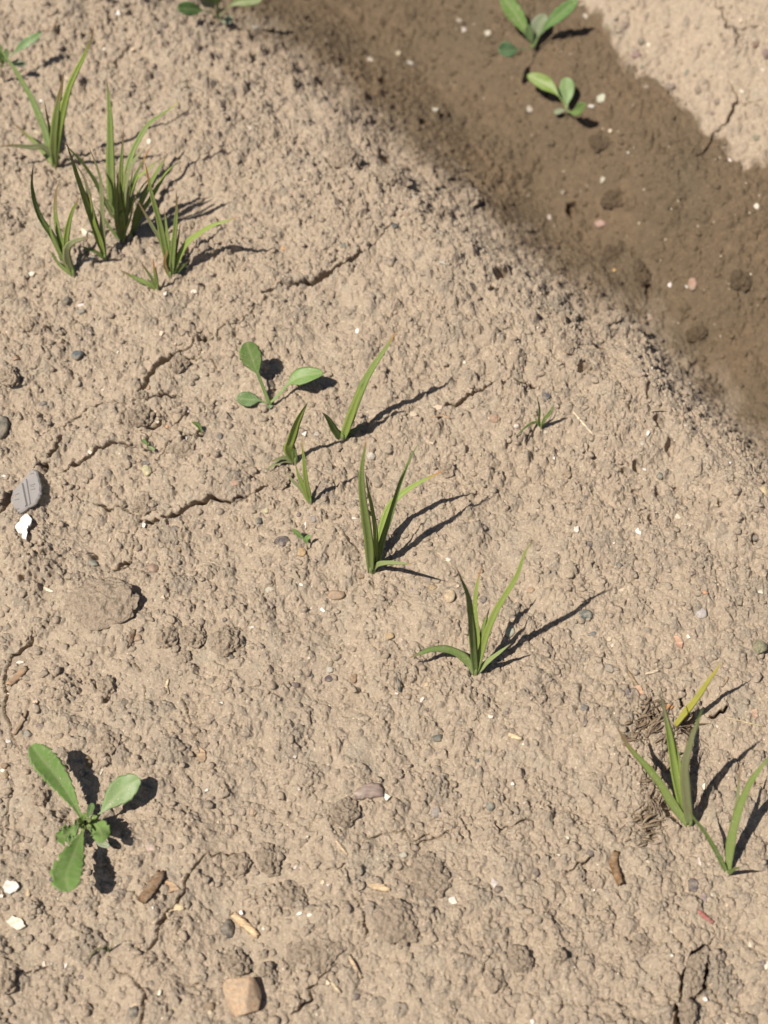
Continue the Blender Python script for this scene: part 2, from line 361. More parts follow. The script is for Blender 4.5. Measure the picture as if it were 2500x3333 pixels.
def soil_material():
    m, n, l = newmat('soil')
    co = add(n, 'ShaderNodeNewGeometry').outputs['Position']
    aw = add(n, 'ShaderNodeAttribute', attribute_name='wet').outputs['Fac']
    ac = add(n, 'ShaderNodeAttribute', attribute_name='clod').outputs['Fac']
    big = ramp(n, l, noise_tex(n, l, co, 28, 5), 0.36, 0.64)
    mid = ramp(n, l, noise_tex(n, l, co, 190, 5, 0.65), 0.33, 0.67)
    fine = ramp(n, l, noise_tex(n, l, co, 1300, 3, 0.7), 0.25, 0.75)
    dry = mixc(n, l, big, (0.358, 0.277, 0.188), (0.326, 0.264, 0.188))
    dry = mixc(n, l, mid, (0.280, 0.216, 0.156), dry)
    m2 = ramp(n, l, noise_tex(n, l, co, 480, 4, 0.7), 0.50, 0.72)
    dry = mixc(n, l, m2, dry, (0.45, 0.350, 0.255))
    blot = ramp(n, l, noise_tex(n, l, co, 75, 6, 0.7), 0.52, 0.70)
    dry = mixc(n, l, blot, dry, (0.285, 0.246, 0.185))
    f1 = add(n, 'ShaderNodeMath', operation='MULTIPLY'); l.new(ac, f1.inputs[0]); f1.inputs[1].default_value = 0.55
    dry = mixc(n, l, f1.outputs[0], dry, (0.305, 0.238, 0.174))
    at = add(n, 'ShaderNodeAttribute', attribute_name='tone').outputs['Fac']      # every granule has its own soil tone
    dry = mixc(n, l, at, dry, (0.205, 0.168, 0.128))
    f2 = add(n, 'ShaderNodeMath', operation='MULTIPLY'); l.new(fine, f2.inputs[0]); f2.inputs[1].default_value = 0.5
    dry = mixc(n, l, f2.outputs[0], dry, (0.47, 0.39, 0.30))
    dk_ = ramp(n, l, noise_tex(n, l, co, 1000, 3, 0.6), 0.60, 0.74)
    f3 = add(n, 'ShaderNodeMath', operation='MULTIPLY'); l.new(dk_, f3.inputs[0]); f3.inputs[1].default_value = 0.75
    dry = mixc(n, l, f3.outputs[0], dry, (0.20, 0.155, 0.115))
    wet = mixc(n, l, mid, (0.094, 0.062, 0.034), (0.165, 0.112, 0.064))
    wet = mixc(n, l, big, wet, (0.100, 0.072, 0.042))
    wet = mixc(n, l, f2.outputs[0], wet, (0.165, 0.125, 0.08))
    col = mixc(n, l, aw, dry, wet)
    vo = add(n, 'ShaderNodeTexVoronoi'); vo.inputs['Scale'].default_value = 420
    l.new(co, vo.inputs['Vector'])
    near = add(n, 'ShaderNodeMath', operation='LESS_THAN'); l.new(vo.outputs['Distance'], near.inputs[0]); near.inputs[1].default_value = 0.16
    sepc = add(n, 'ShaderNodeSeparateColor'); l.new(vo.outputs['Color'], sepc.inputs[0])
    few = add(n, 'ShaderNodeMath', operation='GREATER_THAN'); l.new(sepc.outputs[0], few.inputs[0]); few.inputs[1].default_value = 0.955
    v2 = add(n, 'ShaderNodeTexVoronoi'); v2.inputs['Scale'].default_value = 1500; l.new(co, v2.inputs['Vector'])
    s2 = add(n, 'ShaderNodeSeparateColor'); l.new(v2.outputs['Color'], s2.inputs[0])
    g2 = ramp(n, l, s2.outputs[1], 0.88, 1.0)
    gm2 = add(n, 'ShaderNodeMath', operation='MULTIPLY'); l.new(g2, gm2.inputs[0]); gm2.inputs[1].default_value = 0.45
    grain = mixc(n, l, aw, (0.60, 0.50, 0.38), (0.27, 0.20, 0.125))
    col = mixc(n, l, gm2.outputs[0], col, grain)
    sp = add(n, 'ShaderNodeMath', operation='MULTIPLY'); l.new(near.outputs[0], sp.inputs[0]); l.new(few.outputs[0], sp.inputs[1])
    col = mixc(n, l, sp.outputs[0], col, (0.50, 0.43, 0.34))
    b1 = add(n, 'ShaderNodeBump'); b1.inputs['Strength'].default_value = 1.0; b1.inputs['Distance'].default_value = 0.0009
    l.new(noise_tex(n, l, co, 900, 5, 0.75), b1.inputs['Height'])
    p = add(n, 'ShaderNodeBsdfPrincipled')
    l.new(col, p.inputs['Base Color']); l.new(b1.outputs[0], p.inputs['Normal'])
    rr = add(n, 'ShaderNodeMapRange'); l.new(aw, rr.inputs[0]); rr.inputs[3].default_value = 0.95; rr.inputs[4].default_value = 0.62
    l.new(rr.outputs[0], p.inputs['Roughness'])
    p.inputs['Specular IOR Level'].default_value = 0.25
    o = add(n, 'ShaderNodeOutputMaterial'); l.new(p.outputs[0], o.inputs[0])
    return m
SOIL = soil_material()
def leaf_material(name, rough=0.42, veins=False):
    m, n, l = newmat(name)
    tc = add(n, 'ShaderNodeTexCoord').outputs['Object']
    a = add(n, 'ShaderNodeAttribute', attribute_name='tint').outputs['Color']
    u = add(n, 'ShaderNodeAttribute', attribute_name='across').outputs['Fac']
    d = ramp(n, l, noise_tex(n, l, tc, 420, 4, 0.7), 0.42, 0.75)
    dm = add(n, 'ShaderNodeMath', operation='MULTIPLY'); l.new(d, dm.inputs[0]); dm.inputs[1].default_value = 0.38
    col = mixc(n, l, dm.outputs[0], a, (0.30, 0.27, 0.17))
    d2 = ramp(n, l, noise_tex(n, l, tc, 1500, 2, 0.5), 0.66, 0.72)
    col = mixc(n, l, d2, col, (0.50, 0.42, 0.30))
    wv = add(n, 'ShaderNodeMath', operation='SINE')
    ml = add(n, 'ShaderNodeMath', operation='MULTIPLY'); l.new(u, ml.inputs[0]); ml.inputs[1].default_value = 34.0
    l.new(ml.outputs[0], wv.inputs[0])
    b = add(n, 'ShaderNodeBump'); b.inputs['Strength'].default_value = 0.25 if not veins else 0.5; b.inputs['Distance'].default_value = 0.0003
    if veins: l.new(noise_tex(n, l, tc, 260, 3, 0.5), b.inputs['Height'])
    else: l.new(wv.outputs[0], b.inputs['Height'])
    p = add(n, 'ShaderNodeBsdfPrincipled'); l.new(col, p.inputs['Base Color']); p.inputs['Roughness'].default_value = rough
    p.inputs['Specular IOR Level'].default_value = 0.3
    l.new(b.outputs[0], p.inputs['Normal'])
    t = add(n, 'ShaderNodeBsdfTranslucent'); 
    tcx = mixc(n, l, 0.5, col, (0.30, 0.42, 0.05), 'MIX'); l.new(tcx, t.inputs['Color'])
    mx = add(n, 'ShaderNodeMixShader'); mx.inputs[0].default_value = 0.28
    l.new(p.outputs[0], mx.inputs[1]); l.new(t.outputs[0], mx.inputs[2])
    o = add(n, 'ShaderNodeOutputMaterial'); l.new(mx.outputs[0], o.inputs[0])
    return m
GRASS = leaf_material('grass_leaf', 0.55); BROAD = leaf_material('broad_leaf', 0.46, True)
def solid_material(name, rough=0.7, spec=0.3, scale=600, amount=0.35, bump=0.3, dist=0.0004, stretch=None, dust=0.35):
    m, n, l = newmat(name)
    c = add(n, 'ShaderNodeObjectInfo').outputs['Color']
    tc = add(n, 'ShaderNodeTexCoord').outputs['Object']
    if stretch:
        mp = add(n, 'ShaderNodeMapping'); mp.inputs['Scale'].default_value = stretch; l.new(tc, mp.inputs[0]); tc = mp.outputs[0]
    f = ramp(n, l, noise_tex(n, l, tc, scale, 5, 0.65), 0.3, 0.7)
    dk = add(n, 'ShaderNodeMix', data_type='RGBA', blend_type='MULTIPLY'); dk.inputs[0].default_value = 1.0
    l.new(c, dk.inputs[6])
    g = add(n, 'ShaderNodeMapRange'); l.new(f, g.inputs[0]); g.inputs[3].default_value = 1 - amount; g.inputs[4].default_value = 1 + amount * 0.5
    l.new(g.outputs[0], dk.inputs[7])
    b = add(n, 'ShaderNodeBump'); b.inputs['Strength'].default_value = bump; b.inputs['Distance'].default_value = dist
    l.new(f, b.inputs['Height'])
    co = add(n, 'ShaderNodeNewGeometry').outputs['Position']
    du = add(n, 'ShaderNodeMath', operation='MULTIPLY'); l.new(ramp(n, l, noise_tex(n, l, co, 380, 5, 0.7), 0.40, 0.62), du.inputs[0]); du.inputs[1].default_value = dust
    dusty = mixc(n, l, du.outputs[0], dk.outputs[2], (0.33, 0.27, 0.20))
    p = add(n, 'ShaderNodeBsdfPrincipled'); l.new(dusty, p.inputs['Base Color']); l.new(b.outputs[0], p.inputs['Normal'])
    p.inputs['Roughness'].default_value = rough; p.inputs['Specular IOR Level'].default_value = spec
    o = add(n, 'ShaderNodeOutputMaterial'); l.new(p.outputs[0], o.inputs[0])
    return m
STONE = solid_material('stone', 0.75, 0.25, 700, 0.45, 0.45, dust=0.62)
CHIP = solid_material('pale_chip', 0.7, 0.25, 500, 0.22, 0.3, dust=0.5)
CLODM = solid_material('dry_clod', 0.95, 0.15, 900, 0.35, 0.9, 0.0008, dust=0.0)
WOOD = solid_material('plant_litter', 0.85, 0.15, 900, 0.6, 0.6, 0.0005, (0.25, 1, 1), 0.5)
SHELLM = solid_material('shell', 0.5, 0.4, 420, 0.6, 0.5, 0.0004, (0.3, 1.6, 1), 0.6)
def plastic_material():
    m, n, l = newmat('clear_plastic')
    p = add(n, 'ShaderNodeBsdfPrincipled'); p.inputs['Base Color'].default_value = (0.30, 0.28, 0.265, 1)
    p.inputs['Roughness'].default_value = 0.3; p.inputs['Specular IOR Level'].default_value = 0.6
    tc = add(n, 'ShaderNodeTexCoord').outputs['Object']
    b = add(n, 'ShaderNodeBump'); b.inputs['Strength'].default_value = 0.4; b.inputs['Distance'].default_value = 0.0004
    l.new(noise_tex(n, l, tc, 500, 4), b.inputs['Height']); l.new(b.outputs[0], p.inputs['Normal'])
    t = add(n, 'ShaderNodeBsdfTransparent')
    mx = add(n, 'ShaderNodeMixShader'); mx.inputs[0].default_value = 0.25
    l.new(p.outputs[0], mx.inputs[1]); l.new(t.outputs[0], mx.inputs[2])
    o = add(n, 'ShaderNodeOutputMaterial'); l.new(mx.outputs[0], o.inputs[0])
    return m
PLASTIC = plastic_material()

# ------------------------------------------------------------------ ground mesh
def grid_mesh(name, X, Y, Zz):
    h, w = X.shape
    me = bpy.data.meshes.new(name)
    v = np.empty((h * w, 3), dtype=np.float32); v[:, 0] = X.ravel(); v[:, 1] = Y.ravel(); v[:, 2] = Zz.ravel()
    idx = np.arange(h * w, dtype=np.int32).reshape(h, w)
    q = np.stack([idx[:-1, :-1], idx[:-1, 1:], idx[1:, 1:], idx[1:, :-1]], axis=-1).reshape(-1)
    me.vertices.add(h * w); me.vertices.foreach_set('co', v.ravel())
    nf = (h - 1) * (w - 1)
    me.loops.add(nf * 4); me.loops.foreach_set('vertex_index', q)
    me.polygons.add(nf); me.polygons.foreach_set('loop_start', np.arange(0, nf * 4, 4, dtype=np.int32))
    me.polygons.foreach_set('use_smooth', np.ones(nf, dtype=bool))
    me.update()
    return me
gm = grid_mesh('ground', XX + 0.28 * CR, YY + 0.60 * CR, Z)      # cracks and pockets slant under their upper lip
for nm, arr in (('wet', WET), ('clod', CLOD), ('tone', TONE)):
    a = gm.attributes.new(nm, 'FLOAT', 'POINT'); a.data.foreach_set('value', arr.ravel().astype(np.float32))
gm.materials.append(SOIL)
ground_ob = bpy.data.objects.new('ground', gm); COL.objects.link(ground_ob)
ground_ob['kind'] = 'structure'; ground_ob['label'] = 'dry crumbly tan field soil with a damp brown furrow'
del XX, YY

# ------------------------------------------------------------------ object helpers
def tag(o, label=None, cat=None, group=None, kind=None):
    if label: o['label'] = label
    if cat: o['category'] = cat
    if group: o['group'] = group
    if kind: o['kind'] = kind
    return o
def mesh_obj(name, verts, faces, mat, parent=None, loc=None, smooth=True):
    me = bpy.data.meshes.new(name)
    me.from_pydata([tuple(v) for v in verts], [], faces)
    if smooth: me.polygons.foreach_set('use_smooth', np.ones(len(me.polygons), dtype=bool))
    me.materials.append(mat)
    o = bpy.data.objects.new(name, me); COL.objects.link(o)
    if parent: o.parent = parent
    if loc is not None: o.location = loc
    return o
def thing(name, label, cat, loc, group=None):
    o = bpy.data.objects.new(name, None); COL.objects.link(o); o.location = loc; o.empty_display_size = 0.01
    return tag(o, label, cat, group)
def catmull(pts, n):
    p = [pts[0] * 2 - pts[1]] + list(pts) + [pts[-1] * 2 - pts[-2]]
    d = [0.0]
    for a, b in zip(pts[:-1], pts[1:]): d.append(d[-1] + (b - a).length)
    out = []
    for k in range(n + 1):
        s = d[-1] * k / n
        i = max(j for j in range(len(pts) - 1) if d[j] <= s + 1e-9)
        t = (s - d[i]) / max(1e-9, d[i + 1] - d[i])
        a, b, c, e = p[i], p[i + 1], p[i + 2], p[i + 3]
        out.append(0.5 * ((2 * b) + (c - a) * t + (2 * a - 5 * b + 4 * c - e) * t * t + (3 * b - a - 3 * c + e) * t ** 3))
    return out
def tip_from_shadow(tp, sp):
    S_ = hit(*sp); r = ray(*tp).normalized(); s = -SUN_DIR
    # nearest approach of the sight line and the light path that ends in the shadow's tip
    w0 = CAM - S_; b = r.dot(s); d = r.dot(w0); e = s.dot(w0)
    k = (b * e - d) / (1 - b * b)
    return CAM + r * k
def lift(crop, pts, sh=None, h=None, base=None):
    px = [P(crop, p) for p in pts]
    B = base if base is not None else hit(*px[0], -0.0008)
    if sh is not None: T = tip_from_shadow(px[-1], P(crop, sh))
    else: T = hit(*px[-1], (h if h is not None else 25) * 0.001)
    u = (T - B).normalized(); v = (B.lerp(T, 0.5) - CAM).normalized()
    n = v - u * v.dot(u)
    n = n.normalized() if n.length > 0.05 else Vector((0, -0.6, 0.8))
    out = [B]
    for i, p in enumerate(px[1:]):
        r = ray(*p)
        dn = n.dot(r)
        t = n.dot(B - CAM) / dn if abs(dn) > 0.02 else (B - CAM).dot(FW)
        q = CAM + r * t
        if i == len(px) - 2: q = T; t = (T - CAM).dot(FW)
        gz = float(ground(q.x, q.y)) + 0.0012
        k = 0
        while q.z < gz and k < 80:
            t -= 0.0008; q = CAM + r * t; gz = float(ground(q.x, q.y)) + 0.0012; k += 1
        out.append(q)
    return out
def px_size(p, crop):
    return (p - CAM).dot(FW) / FPX / CROP[crop][2]
G_MID, G_DARK, G_PALE, G_BRIGHT, G_DUSTY = (0.205, 0.275, 0.070), (0.145, 0.210, 0.055), (0.28, 0.345, 0.13), (0.26, 0.345, 0.068), (0.24, 0.255, 0.125)
TIPC = {'b': (0.22, 0.14, 0.075), 'o': (0.42, 0.17, 0.045), 'y': (0.52, 0.42, 0.08), 'g': (0.14, 0.21, 0.06), 'p': (0.34, 0.30, 0.18)}
br = random.Random(3)
def set_tint(me, cols, across):
    a = me.color_attributes.new('tint', 'FLOAT_COLOR', 'POINT')
    a.data.foreach_set('color', np.array([(*c, 1) for c in cols], dtype=np.float32).ravel())
    b = me.attributes.new('across', 'FLOAT', 'POINT'); b.data.foreach_set('value', np.array(across, dtype=np.float32))
def lerp3(a, b, t): return tuple(x + (y - x) * t for x, y in zip(a, b))
def grass_blade(parent, crop, pts, w, col=G_MID, tip='b', sh=None, h=None, roll=None, fold=None, tipf=0.16, base_pale=0.5, base=None, blunt=False, name='leaf_blade', label=None):
    if h is not None and h >= 12: h = h * 1.2
    c3 = lift(crop, pts, sh, h, base)
    n = 26
    cs = catmull(c3, n)
    Wm = 1.18 * w * px_size(cs[n // 2], crop)
    if roll is None:
        roll = br.uniform(0.1, 0.6)
        tm = (cs[n // 2 + 1] - cs[n // 2 - 1]).normalized(); vm = (cs[n // 2] - CAM).normalized(); wm = tm.cross(vm).normalized()
        def lit(a):
            w_ = Matrix.Rotation(a, 3, tm) @ wm; q_ = w_.cross(tm)
            return (q_ if q_.dot(vm) < 0 else -q_).dot(-SUN_DIR)
        if (lit(roll) < lit(-roll)) == (br.random() < 0.85): roll = -roll
    fold = br.uniform(0.25, 0.6) if fold is None else fold
    org = parent.location
    verts, cols, acr, faces = [], [], [], []
    ss = (-1, -0.5, 0, 0.5, 1)
    for i, c in enumerate(cs):
        u = i / n
        t = (cs[min(n, i + 1)] - cs[max(0, i - 1)]).normalized()
        v = (c - CAM).normalized()
        wd = t.cross(v).normalized()
        rl = roll * (0.4 + 1.2 * u)
        wd = Matrix.Rotation(rl, 3, t) @ wd
        nr = wd.cross(t).normalized()
        if nr.dot(v) > 0: nr = -nr
        f = (0.62 + 0.38 * min(1, u / 0.22)) * max(0.0, 1 - u ** (2.1 if not blunt else 6)) ** 0.85
        hw = 0.5 * Wm * max(f, 0.03) / max(0.75, math.cos(rl))
        hw *= 1 + 0.05 * math.sin(u * 23 + roll * 9)
        th = 0.00016 * (0.4 + 0.6 * (1 - u))
        cc = lerp3(col, lerp3(col, (0.26, 0.34, 0.12), base_pale), max(0, 1 - u / 0.22))
        if u > 1 - tipf: cc = lerp3(cc, TIPC[tip], min(1, (u - 1 + tipf) / (tipf * 0.55)))
        for s in ss:
            verts.append(c + wd * (s * hw) + nr * (fold * hw * abs(s) ** 1.3) - org)
            cols.append(lerp3(cc, (0.24, 0.32, 0.12), 0.22 if s == 0 else 0.0)); acr.append(s)
        for s in (0.55, 0, -0.55):
            verts.append(c + wd * (s * hw) + nr * (fold * hw * abs(s) ** 1.3 - th * 2) - org); cols.append(cc); acr.append(s)
    for i in range(n):
        a, b = i * 8, (i + 1) * 8
        for k in range(8):
            kk = (k + 1) % 8
            faces.append((a + k, a + kk, b + kk, b + k))
    faces.append(tuple(range(8))[::-1]); faces.append(tuple(n * 8 + k for k in range(8)))
    o = mesh_obj(name, verts, faces, GRASS, parent)
    set_tint(o.data, cols, acr)
    if label: o['label'] = label
    return o
def broad_leaf(parent, crop, pts, w, col=G_MID, sh=None, h=None, peak=0.6, teeth=0, tooth=0.12, petiole=0.18, fold=0.18, face=0.75, base=None, name='leaf', wave=0.08, tipround=0.6, roll=0.0, label=None, pw=0.09):
    """leaf blade with midrib; pts run from the plant's centre to the leaf tip; the petiole is the first part"""
    c3 = lift(crop, pts, sh, h, base)
    n, m = (teeth * 8 if teeth > 6 else 44 if teeth else 24), 10
    cs = catmull(c3, n)
    Wm = w * px_size(cs[n // 2], crop)
    org = parent.location
    verts, cols, acr, faces = [], [], [], []
    sgn = br.uniform(0, 6.28)
    for i, c in enumerate(cs):
        u = i / n
        t = (cs[min(n, i + 1)] - cs[max(0, i - 1)]).normalized()
        v = (CAM - c).normalized()
        nn = (v * face + Vector((0, -0.2, 0.97)) * (1 - face)).normalized()
        wd = t.cross(nn).normalized()
        wd = Matrix.Rotation(roll, 3, t) @ wd
        nr = wd.cross(t).normalized()
        if nr.dot(v) < 0: nr = -nr
        if u < petiole: f = pw
        else:
            q = (u - petiole) / (1 - petiole)
            if q < peak: f = pw + (1 - pw) * math.sin(math.pi / 2 * (q / peak)) ** 1.25
            else: f = max(0.0, 1 - ((q - peak) / (1 - peak)) ** 2) ** tipround
        hw0 = 0.5 * Wm * max(f, 0.02)
        th = 0.00018
        row = []
        for j in range(m + 1):
            s = j / m * 2 - 1
            e = 1.0
            if teeth and u > petiole and u < 0.985:
                ph = (u * teeth + (0.37 if s > 0 else 0.0)) % 1.0
                e = 1 + (1.7 * tooth) * ((1 - ph) * 1.2 - 0.75) * (0.75 + 0.5 * math.sin(u * 31 + sgn + s))
            hw = hw0 * (1 + (e - 1) * abs(s) ** 3)
            up = fold * hw0 * abs(s) ** 1.2 + wave * hw0 * math.sin(u * 13 + sgn + s * 2) * abs(s)
            row.append(c + wd * (s * hw) + nr * up)
            rib = max(0, 1 - abs(s) * 5)
            side = 0.30 * max(0, math.sin((u * 9 - abs(s) * 1.1) * 6.28)) ** 4
            cols.append(lerp3(lerp3(col, (0.30, 0.36, 0.16), 0.60 * rib + side * (1 - rib)), (0.20, 0.26, 0.08), max(0, 0.6 - u * 3)))
            acr.append(s)
        verts += [p - org for p in row]
        for j in range(m - 1, 0, -1):
            s = j / m * 2 - 1
            verts.append(row[j] - nr * th * (2.5 if abs(s) < 0.2 or u < petiole else 1.4) - org); cols.append(lerp3(col, (0.25, 0.28, 0.14), 0.35)); acr.append(s)
    rn = 2 * m
    for i in range(n):
        a, b = i * rn, (i + 1) * rn
        for k in range(rn):
            kk = (k + 1) % rn
            faces.append((a + k, a + kk, b + kk, b + k))
    faces.append(tuple(range(rn))[::-1]); faces.append(tuple(n * rn + k for k in range(rn)))
    o = mesh_obj(name, verts, faces, BROAD, parent)
    set_tint(o.data, cols, acr)
    if label: o['label'] = label
    return o
def sheath(parent, crop, base_px, w, hgt=0.0035):
    """the pale stem base all blades of a seedling grow from"""
    px = P(crop, base_px); B = hit(*px)
    r = 0.36 * w * px_size(B, crop)
    verts, faces, cols = [], [], []
    for k, (z, q, c) in enumerate(((-0.004, 1.05, (0.30, 0.27, 0.18)), (0.0, 1.0, (0.28, 0.26, 0.14)), (hgt * 0.5, 0.95, (0.20, 0.24, 0.09)), (hgt, 0.6, (0.15, 0.2, 0.06)))):
        for a in range(10):
            t = a / 10 * 6.283
            verts.append(B + Vector((math.cos(t) * r * q, math.sin(t) * r * q * 0.7, z)) - parent.location); cols.append(c)
    for k in range(3):
        for a in range(10):
            b = (a + 1) % 10
            faces.append((k * 10 + a, k * 10 + b, (k + 1) * 10 + b, (k + 1) * 10 + a))
    faces.append(tuple(30 + a for a in range(10)))
    o = mesh_obj('stem_base', verts, faces, GRASS, parent)
    set_tint(o.data, cols, [0.0] * len(cols))

LAND = []     # landmarks for telling small things apart: (phrase, px, py)
SEED_GROUP = 'young grass-like seedlings growing in the soil'
WEED_GROUP = 'broad-leaved weed seedlings'
def seedling(label, crop, base, blades, sw=40, name='grass_seedling', group=SEED_GROUP, land=None):
    px = P(crop, base)
    t = thing(name, label, 'seedling', hit(*px), group)
    if sw: sheath(t, crop, base, sw)
    for b in blades:
        kw = dict(b[2]) if len(b) > 2 else {}
        grass_blade(t, crop, [base] + list(b[0]), b[1], **kw)
    if land: LAND.append((land, *px))
    return t

# ------------------------------------------------------------------ grass-like seedlings
seedling('tall three-bladed green seedling at top left with one blade curling flat to the left', 'R1', (745, 2005), [
    ([(660,1700),(580,1430),(440,1100),(330,900),(200,680),(100,550),(20,430),(-25,350)], 88, dict(sh=(640,900), col=G_DARK, tip='g')),
    ([(725,1750),(745,1450),(785,1150),(825,980),(850,830),(862,720)], 100, dict(h=58, col=G_MID, tip='b', tipf=.4)),
    ([(775,1650),(850,1250),(930,950),(1010,760),(1110,560),(1200,360),(1250,220),(1265,90)], 95, dict(sh=(2500,1330), col=G_BRIGHT, tipf=.2)),
    ([(700,1750),(670,1500),(630,1300),(597,1090)], 42, dict(h=34, col=G_DARK, tipf=.4)),
    ([(700,1850),(620,1770),(540,1730),(400,1740),(200,1720),(-20,1730)], 72, dict(h=14, col=G_DUSTY, roll=.2, tipf=.35)),
    ([(600,1820),(480,1680),(350,1560),(230,1450),(110,1380)], 55, dict(h=12, col=G_MID, tipf=.45))], 75, land='the tall three-bladed seedling at top left')
seedling('small green seedling with a broad front blade curled over, left edge of the clump', 'R3', (785, 2040), [
    ([(560,1650),(430,1400),(250,1130),(150,850),(110,600),(118,450),(140,240)], 98, dict(h=40, col=G_DARK)),
    ([(600,1740),(480,1500),(420,1330),(400,1110)], 62, dict(h=24, col=G_MID)),
    ([(640,1660),(540,1330),(495,1020),(500,800),(520,650),(560,490)], 88, dict(h=34, col=G_MID, tipf=.42)),
    ([(690,1800),(655,1530),(690,1250),(760,1000),(830,880),(870,780)], 105, dict(h=30, col=G_BRIGHT, tip='o', tipf=.1)),
    ([(700,1850),(668,1680),(700,1560),(800,1490),(920,1450),(1060,1440)], 125, dict(h=19, col=G_DUSTY, roll=.1, fold=.2)),
    ([(620,1930),(500,1800),(430,1690),(360,1610)], 55, dict(h=8, col=G_MID))], 70, land='the curled-over seedling in the clump')
seedling('slim dusty green seedling in the middle of the clump with upright grey-green blades', 'R2', (592, 2190), [
    ([(540,1960),(470,1760),(440,1600),(400,1420)], 40, dict(h=30, col=G_BRIGHT, tip='y')),
    ([(520,1980),(440,1750),(330,1430),(250,1200),(190,1000),(150,880),(130,780)], 75, dict(h=52, col=G_MID, tip='p')),
    ([(500,1850),(420,1550),(350,1250),(230,1040)], 62, dict(h=42, col=G_DUSTY, tip='p', tipf=.3)),
    ([(565,1900),(555,1500),(540,1250),(490,1080),(430,940),(390,860)], 55, dict(h=48, col=G_DUSTY, tip='b')),
    ([(489,2100),(378,2055),(290,2018)], 42, dict(h=7, col=G_DARK))], 50, land='the dusty seedling in the clump')
seedling('seedling with one very wide straight upright blade at the back of the clump', 'R2', (690, 1700), [
    ([(665,1450),(652,1100),(650,800),(645,500),(625,250),(605,60)], 100, dict(h=50, col=G_MID, tipf=.1, roll=-.25)),
    ([(560,1450),(480,1270),(330,1050),(180,890),(95,790)], 48, dict(h=40, col=G_DARK, tipf=.12))], 60, land='the wide-bladed seedling in the clump')
seedling('many-bladed seedling at the heart of the clump with one blade arching right', 'R2', (800, 1985), [
    ([(785,1850),(762,1650),(755,1500),(765,1380)], 34, dict(h=26, col=G_MID)), ([(805,1850),(815,1640),(800,1420),(815,1250),(840,1080)], 34, dict(h=36, col=G_BRIGHT)), ([(820,1850),(880,1680),(905,1540),(960,1400)], 30, dict(h=26, col=G_MID)), ([(770,1850),(700,1700),(650,1620),(560,1420)], 28, dict(h=20, col=G_DUSTY)),
    ([(790,1800),(770,1500),(735,1300),(722,1050)], 30, dict(h=36, col=G_DUSTY, tip='p', tipf=.3)), ([(812,1800),(840,1600),(880,1500),(940,1300),(985,1180)], 30, dict(h=30, col=G_BRIGHT, tip='o', tipf=.2)),
    ([(780,1600),(770,1250),(780,1000),(790,850),(805,640)], 66, dict(h=52, col=G_MID, tipf=.2)),
    ([(812,1500),(830,1220),(900,950),(990,760),(1100,590),(1250,480),(1380,390),(1460,310)], 76, dict(sh=(2128,876), col=G_MID, tip='y', tipf=.08)),
    ([(820,1500),(830,1300),(900,1080),(1000,930),(1080,840)], 74, dict(h=38, col=G_DUSTY, tip='p')),
    ([(850,1500),(920,1250),(1000,1080),(1070,950),(1130,850)], 46, dict(h=40, col=G_DARK, tip='o', tipf=.22)),
    ([(722,1750),(715,1500),(740,1150)], 52, dict(h=38, col=G_DARK)),
    ([(850,1500),(870,1420),(960,1230),(1060,1150),(1200,1030),(1290,970)], 50, dict(h=30, col=G_BRIGHT)),
    ([(760,1850),(700,1640),(610,1480),(450,1510)], 30, dict(h=16, col=G_DARK)),
    ([(795,1700),(760,1480),(745,1300),(760,1180)], 48, dict(h=34, col=G_BRIGHT)), ([(830,1750),(850,1560),(852,1400),(900,1200),(905,1100)], 44, dict(h=34, col=G_DUSTY)),
    ([(770,1800),(740,1560),(700,1380),(690,1250)], 36, dict(h=32, col=G_MID)), ([(815,1800),(870,1600),(960,1430),(1020,1330),(1130,1200)], 40, dict(h=28, col=G_MID)),
    ([(745,1850),(720,1700),(770,1640),(825,1600)], 46, dict(h=17, col=G_BRIGHT, tip='g')),
    ([(700,1880),(590,1720),(520,1620),(450,1540)], 30, dict(h=14, col=G_DARK))], 60, land='the many-bladed seedling in the clump')
seedling('two-bladed seedling with a bright yellow-green base at the right of the clump', 'R2', (895, 1920), [
    ([(930,1770),(1000,1540),(1100,1330),(1200,1150),(1290,1000),(1335,920)], 66, dict(h=38, col=G_MID, tip='b', base_pale=.8)),
    ([(1000,1660),(1120,1480),(1250,1260),(1340,1130),(1470,1020)], 56, dict(h=32, col=G_BRIGHT, tip='g'))], 42, land='the two-bladed seedling in the clump')
seedling('bushy seedling at the front right of the clump with orange-tipped blade reaching right', 'R4', (325, 838), [
    ([(280,620),(245,450),(195,270),(170,150),(148,50)], 42, dict(h=48, col=G_MID, tip='o', tipf=.22)),
    ([(270,620),(200,490),(130,370),(80,285)], 30, dict(h=30, col=G_DUSTY, tipf=.35)),
    ([(345,600),(360,440),(364,330),(358,250)], 36, dict(h=38, col=G_MID, tipf=.3)),
    ([(380,700),(440,600),(520,540),(600,490),(690,460),(780,428)], 36, dict(h=26, col=G_BRIGHT, tip='o', tipf=.1)),
    ([(308,600),(296,500),(280,370)], 26, dict(h=26, col=G_MID)),
    ([(380,780),(445,725)], 30, dict(h=8, col=G_DARK)),
    ([(285,740),(300,650)], 28, dict(h=12, col=(.22,.12,.05), tip='o')),
    ([(350,700),(370,600),(388,470)], 22, dict(h=24, col=G_DUSTY))], 28, land='the bushy seedling at the clump\'s front')
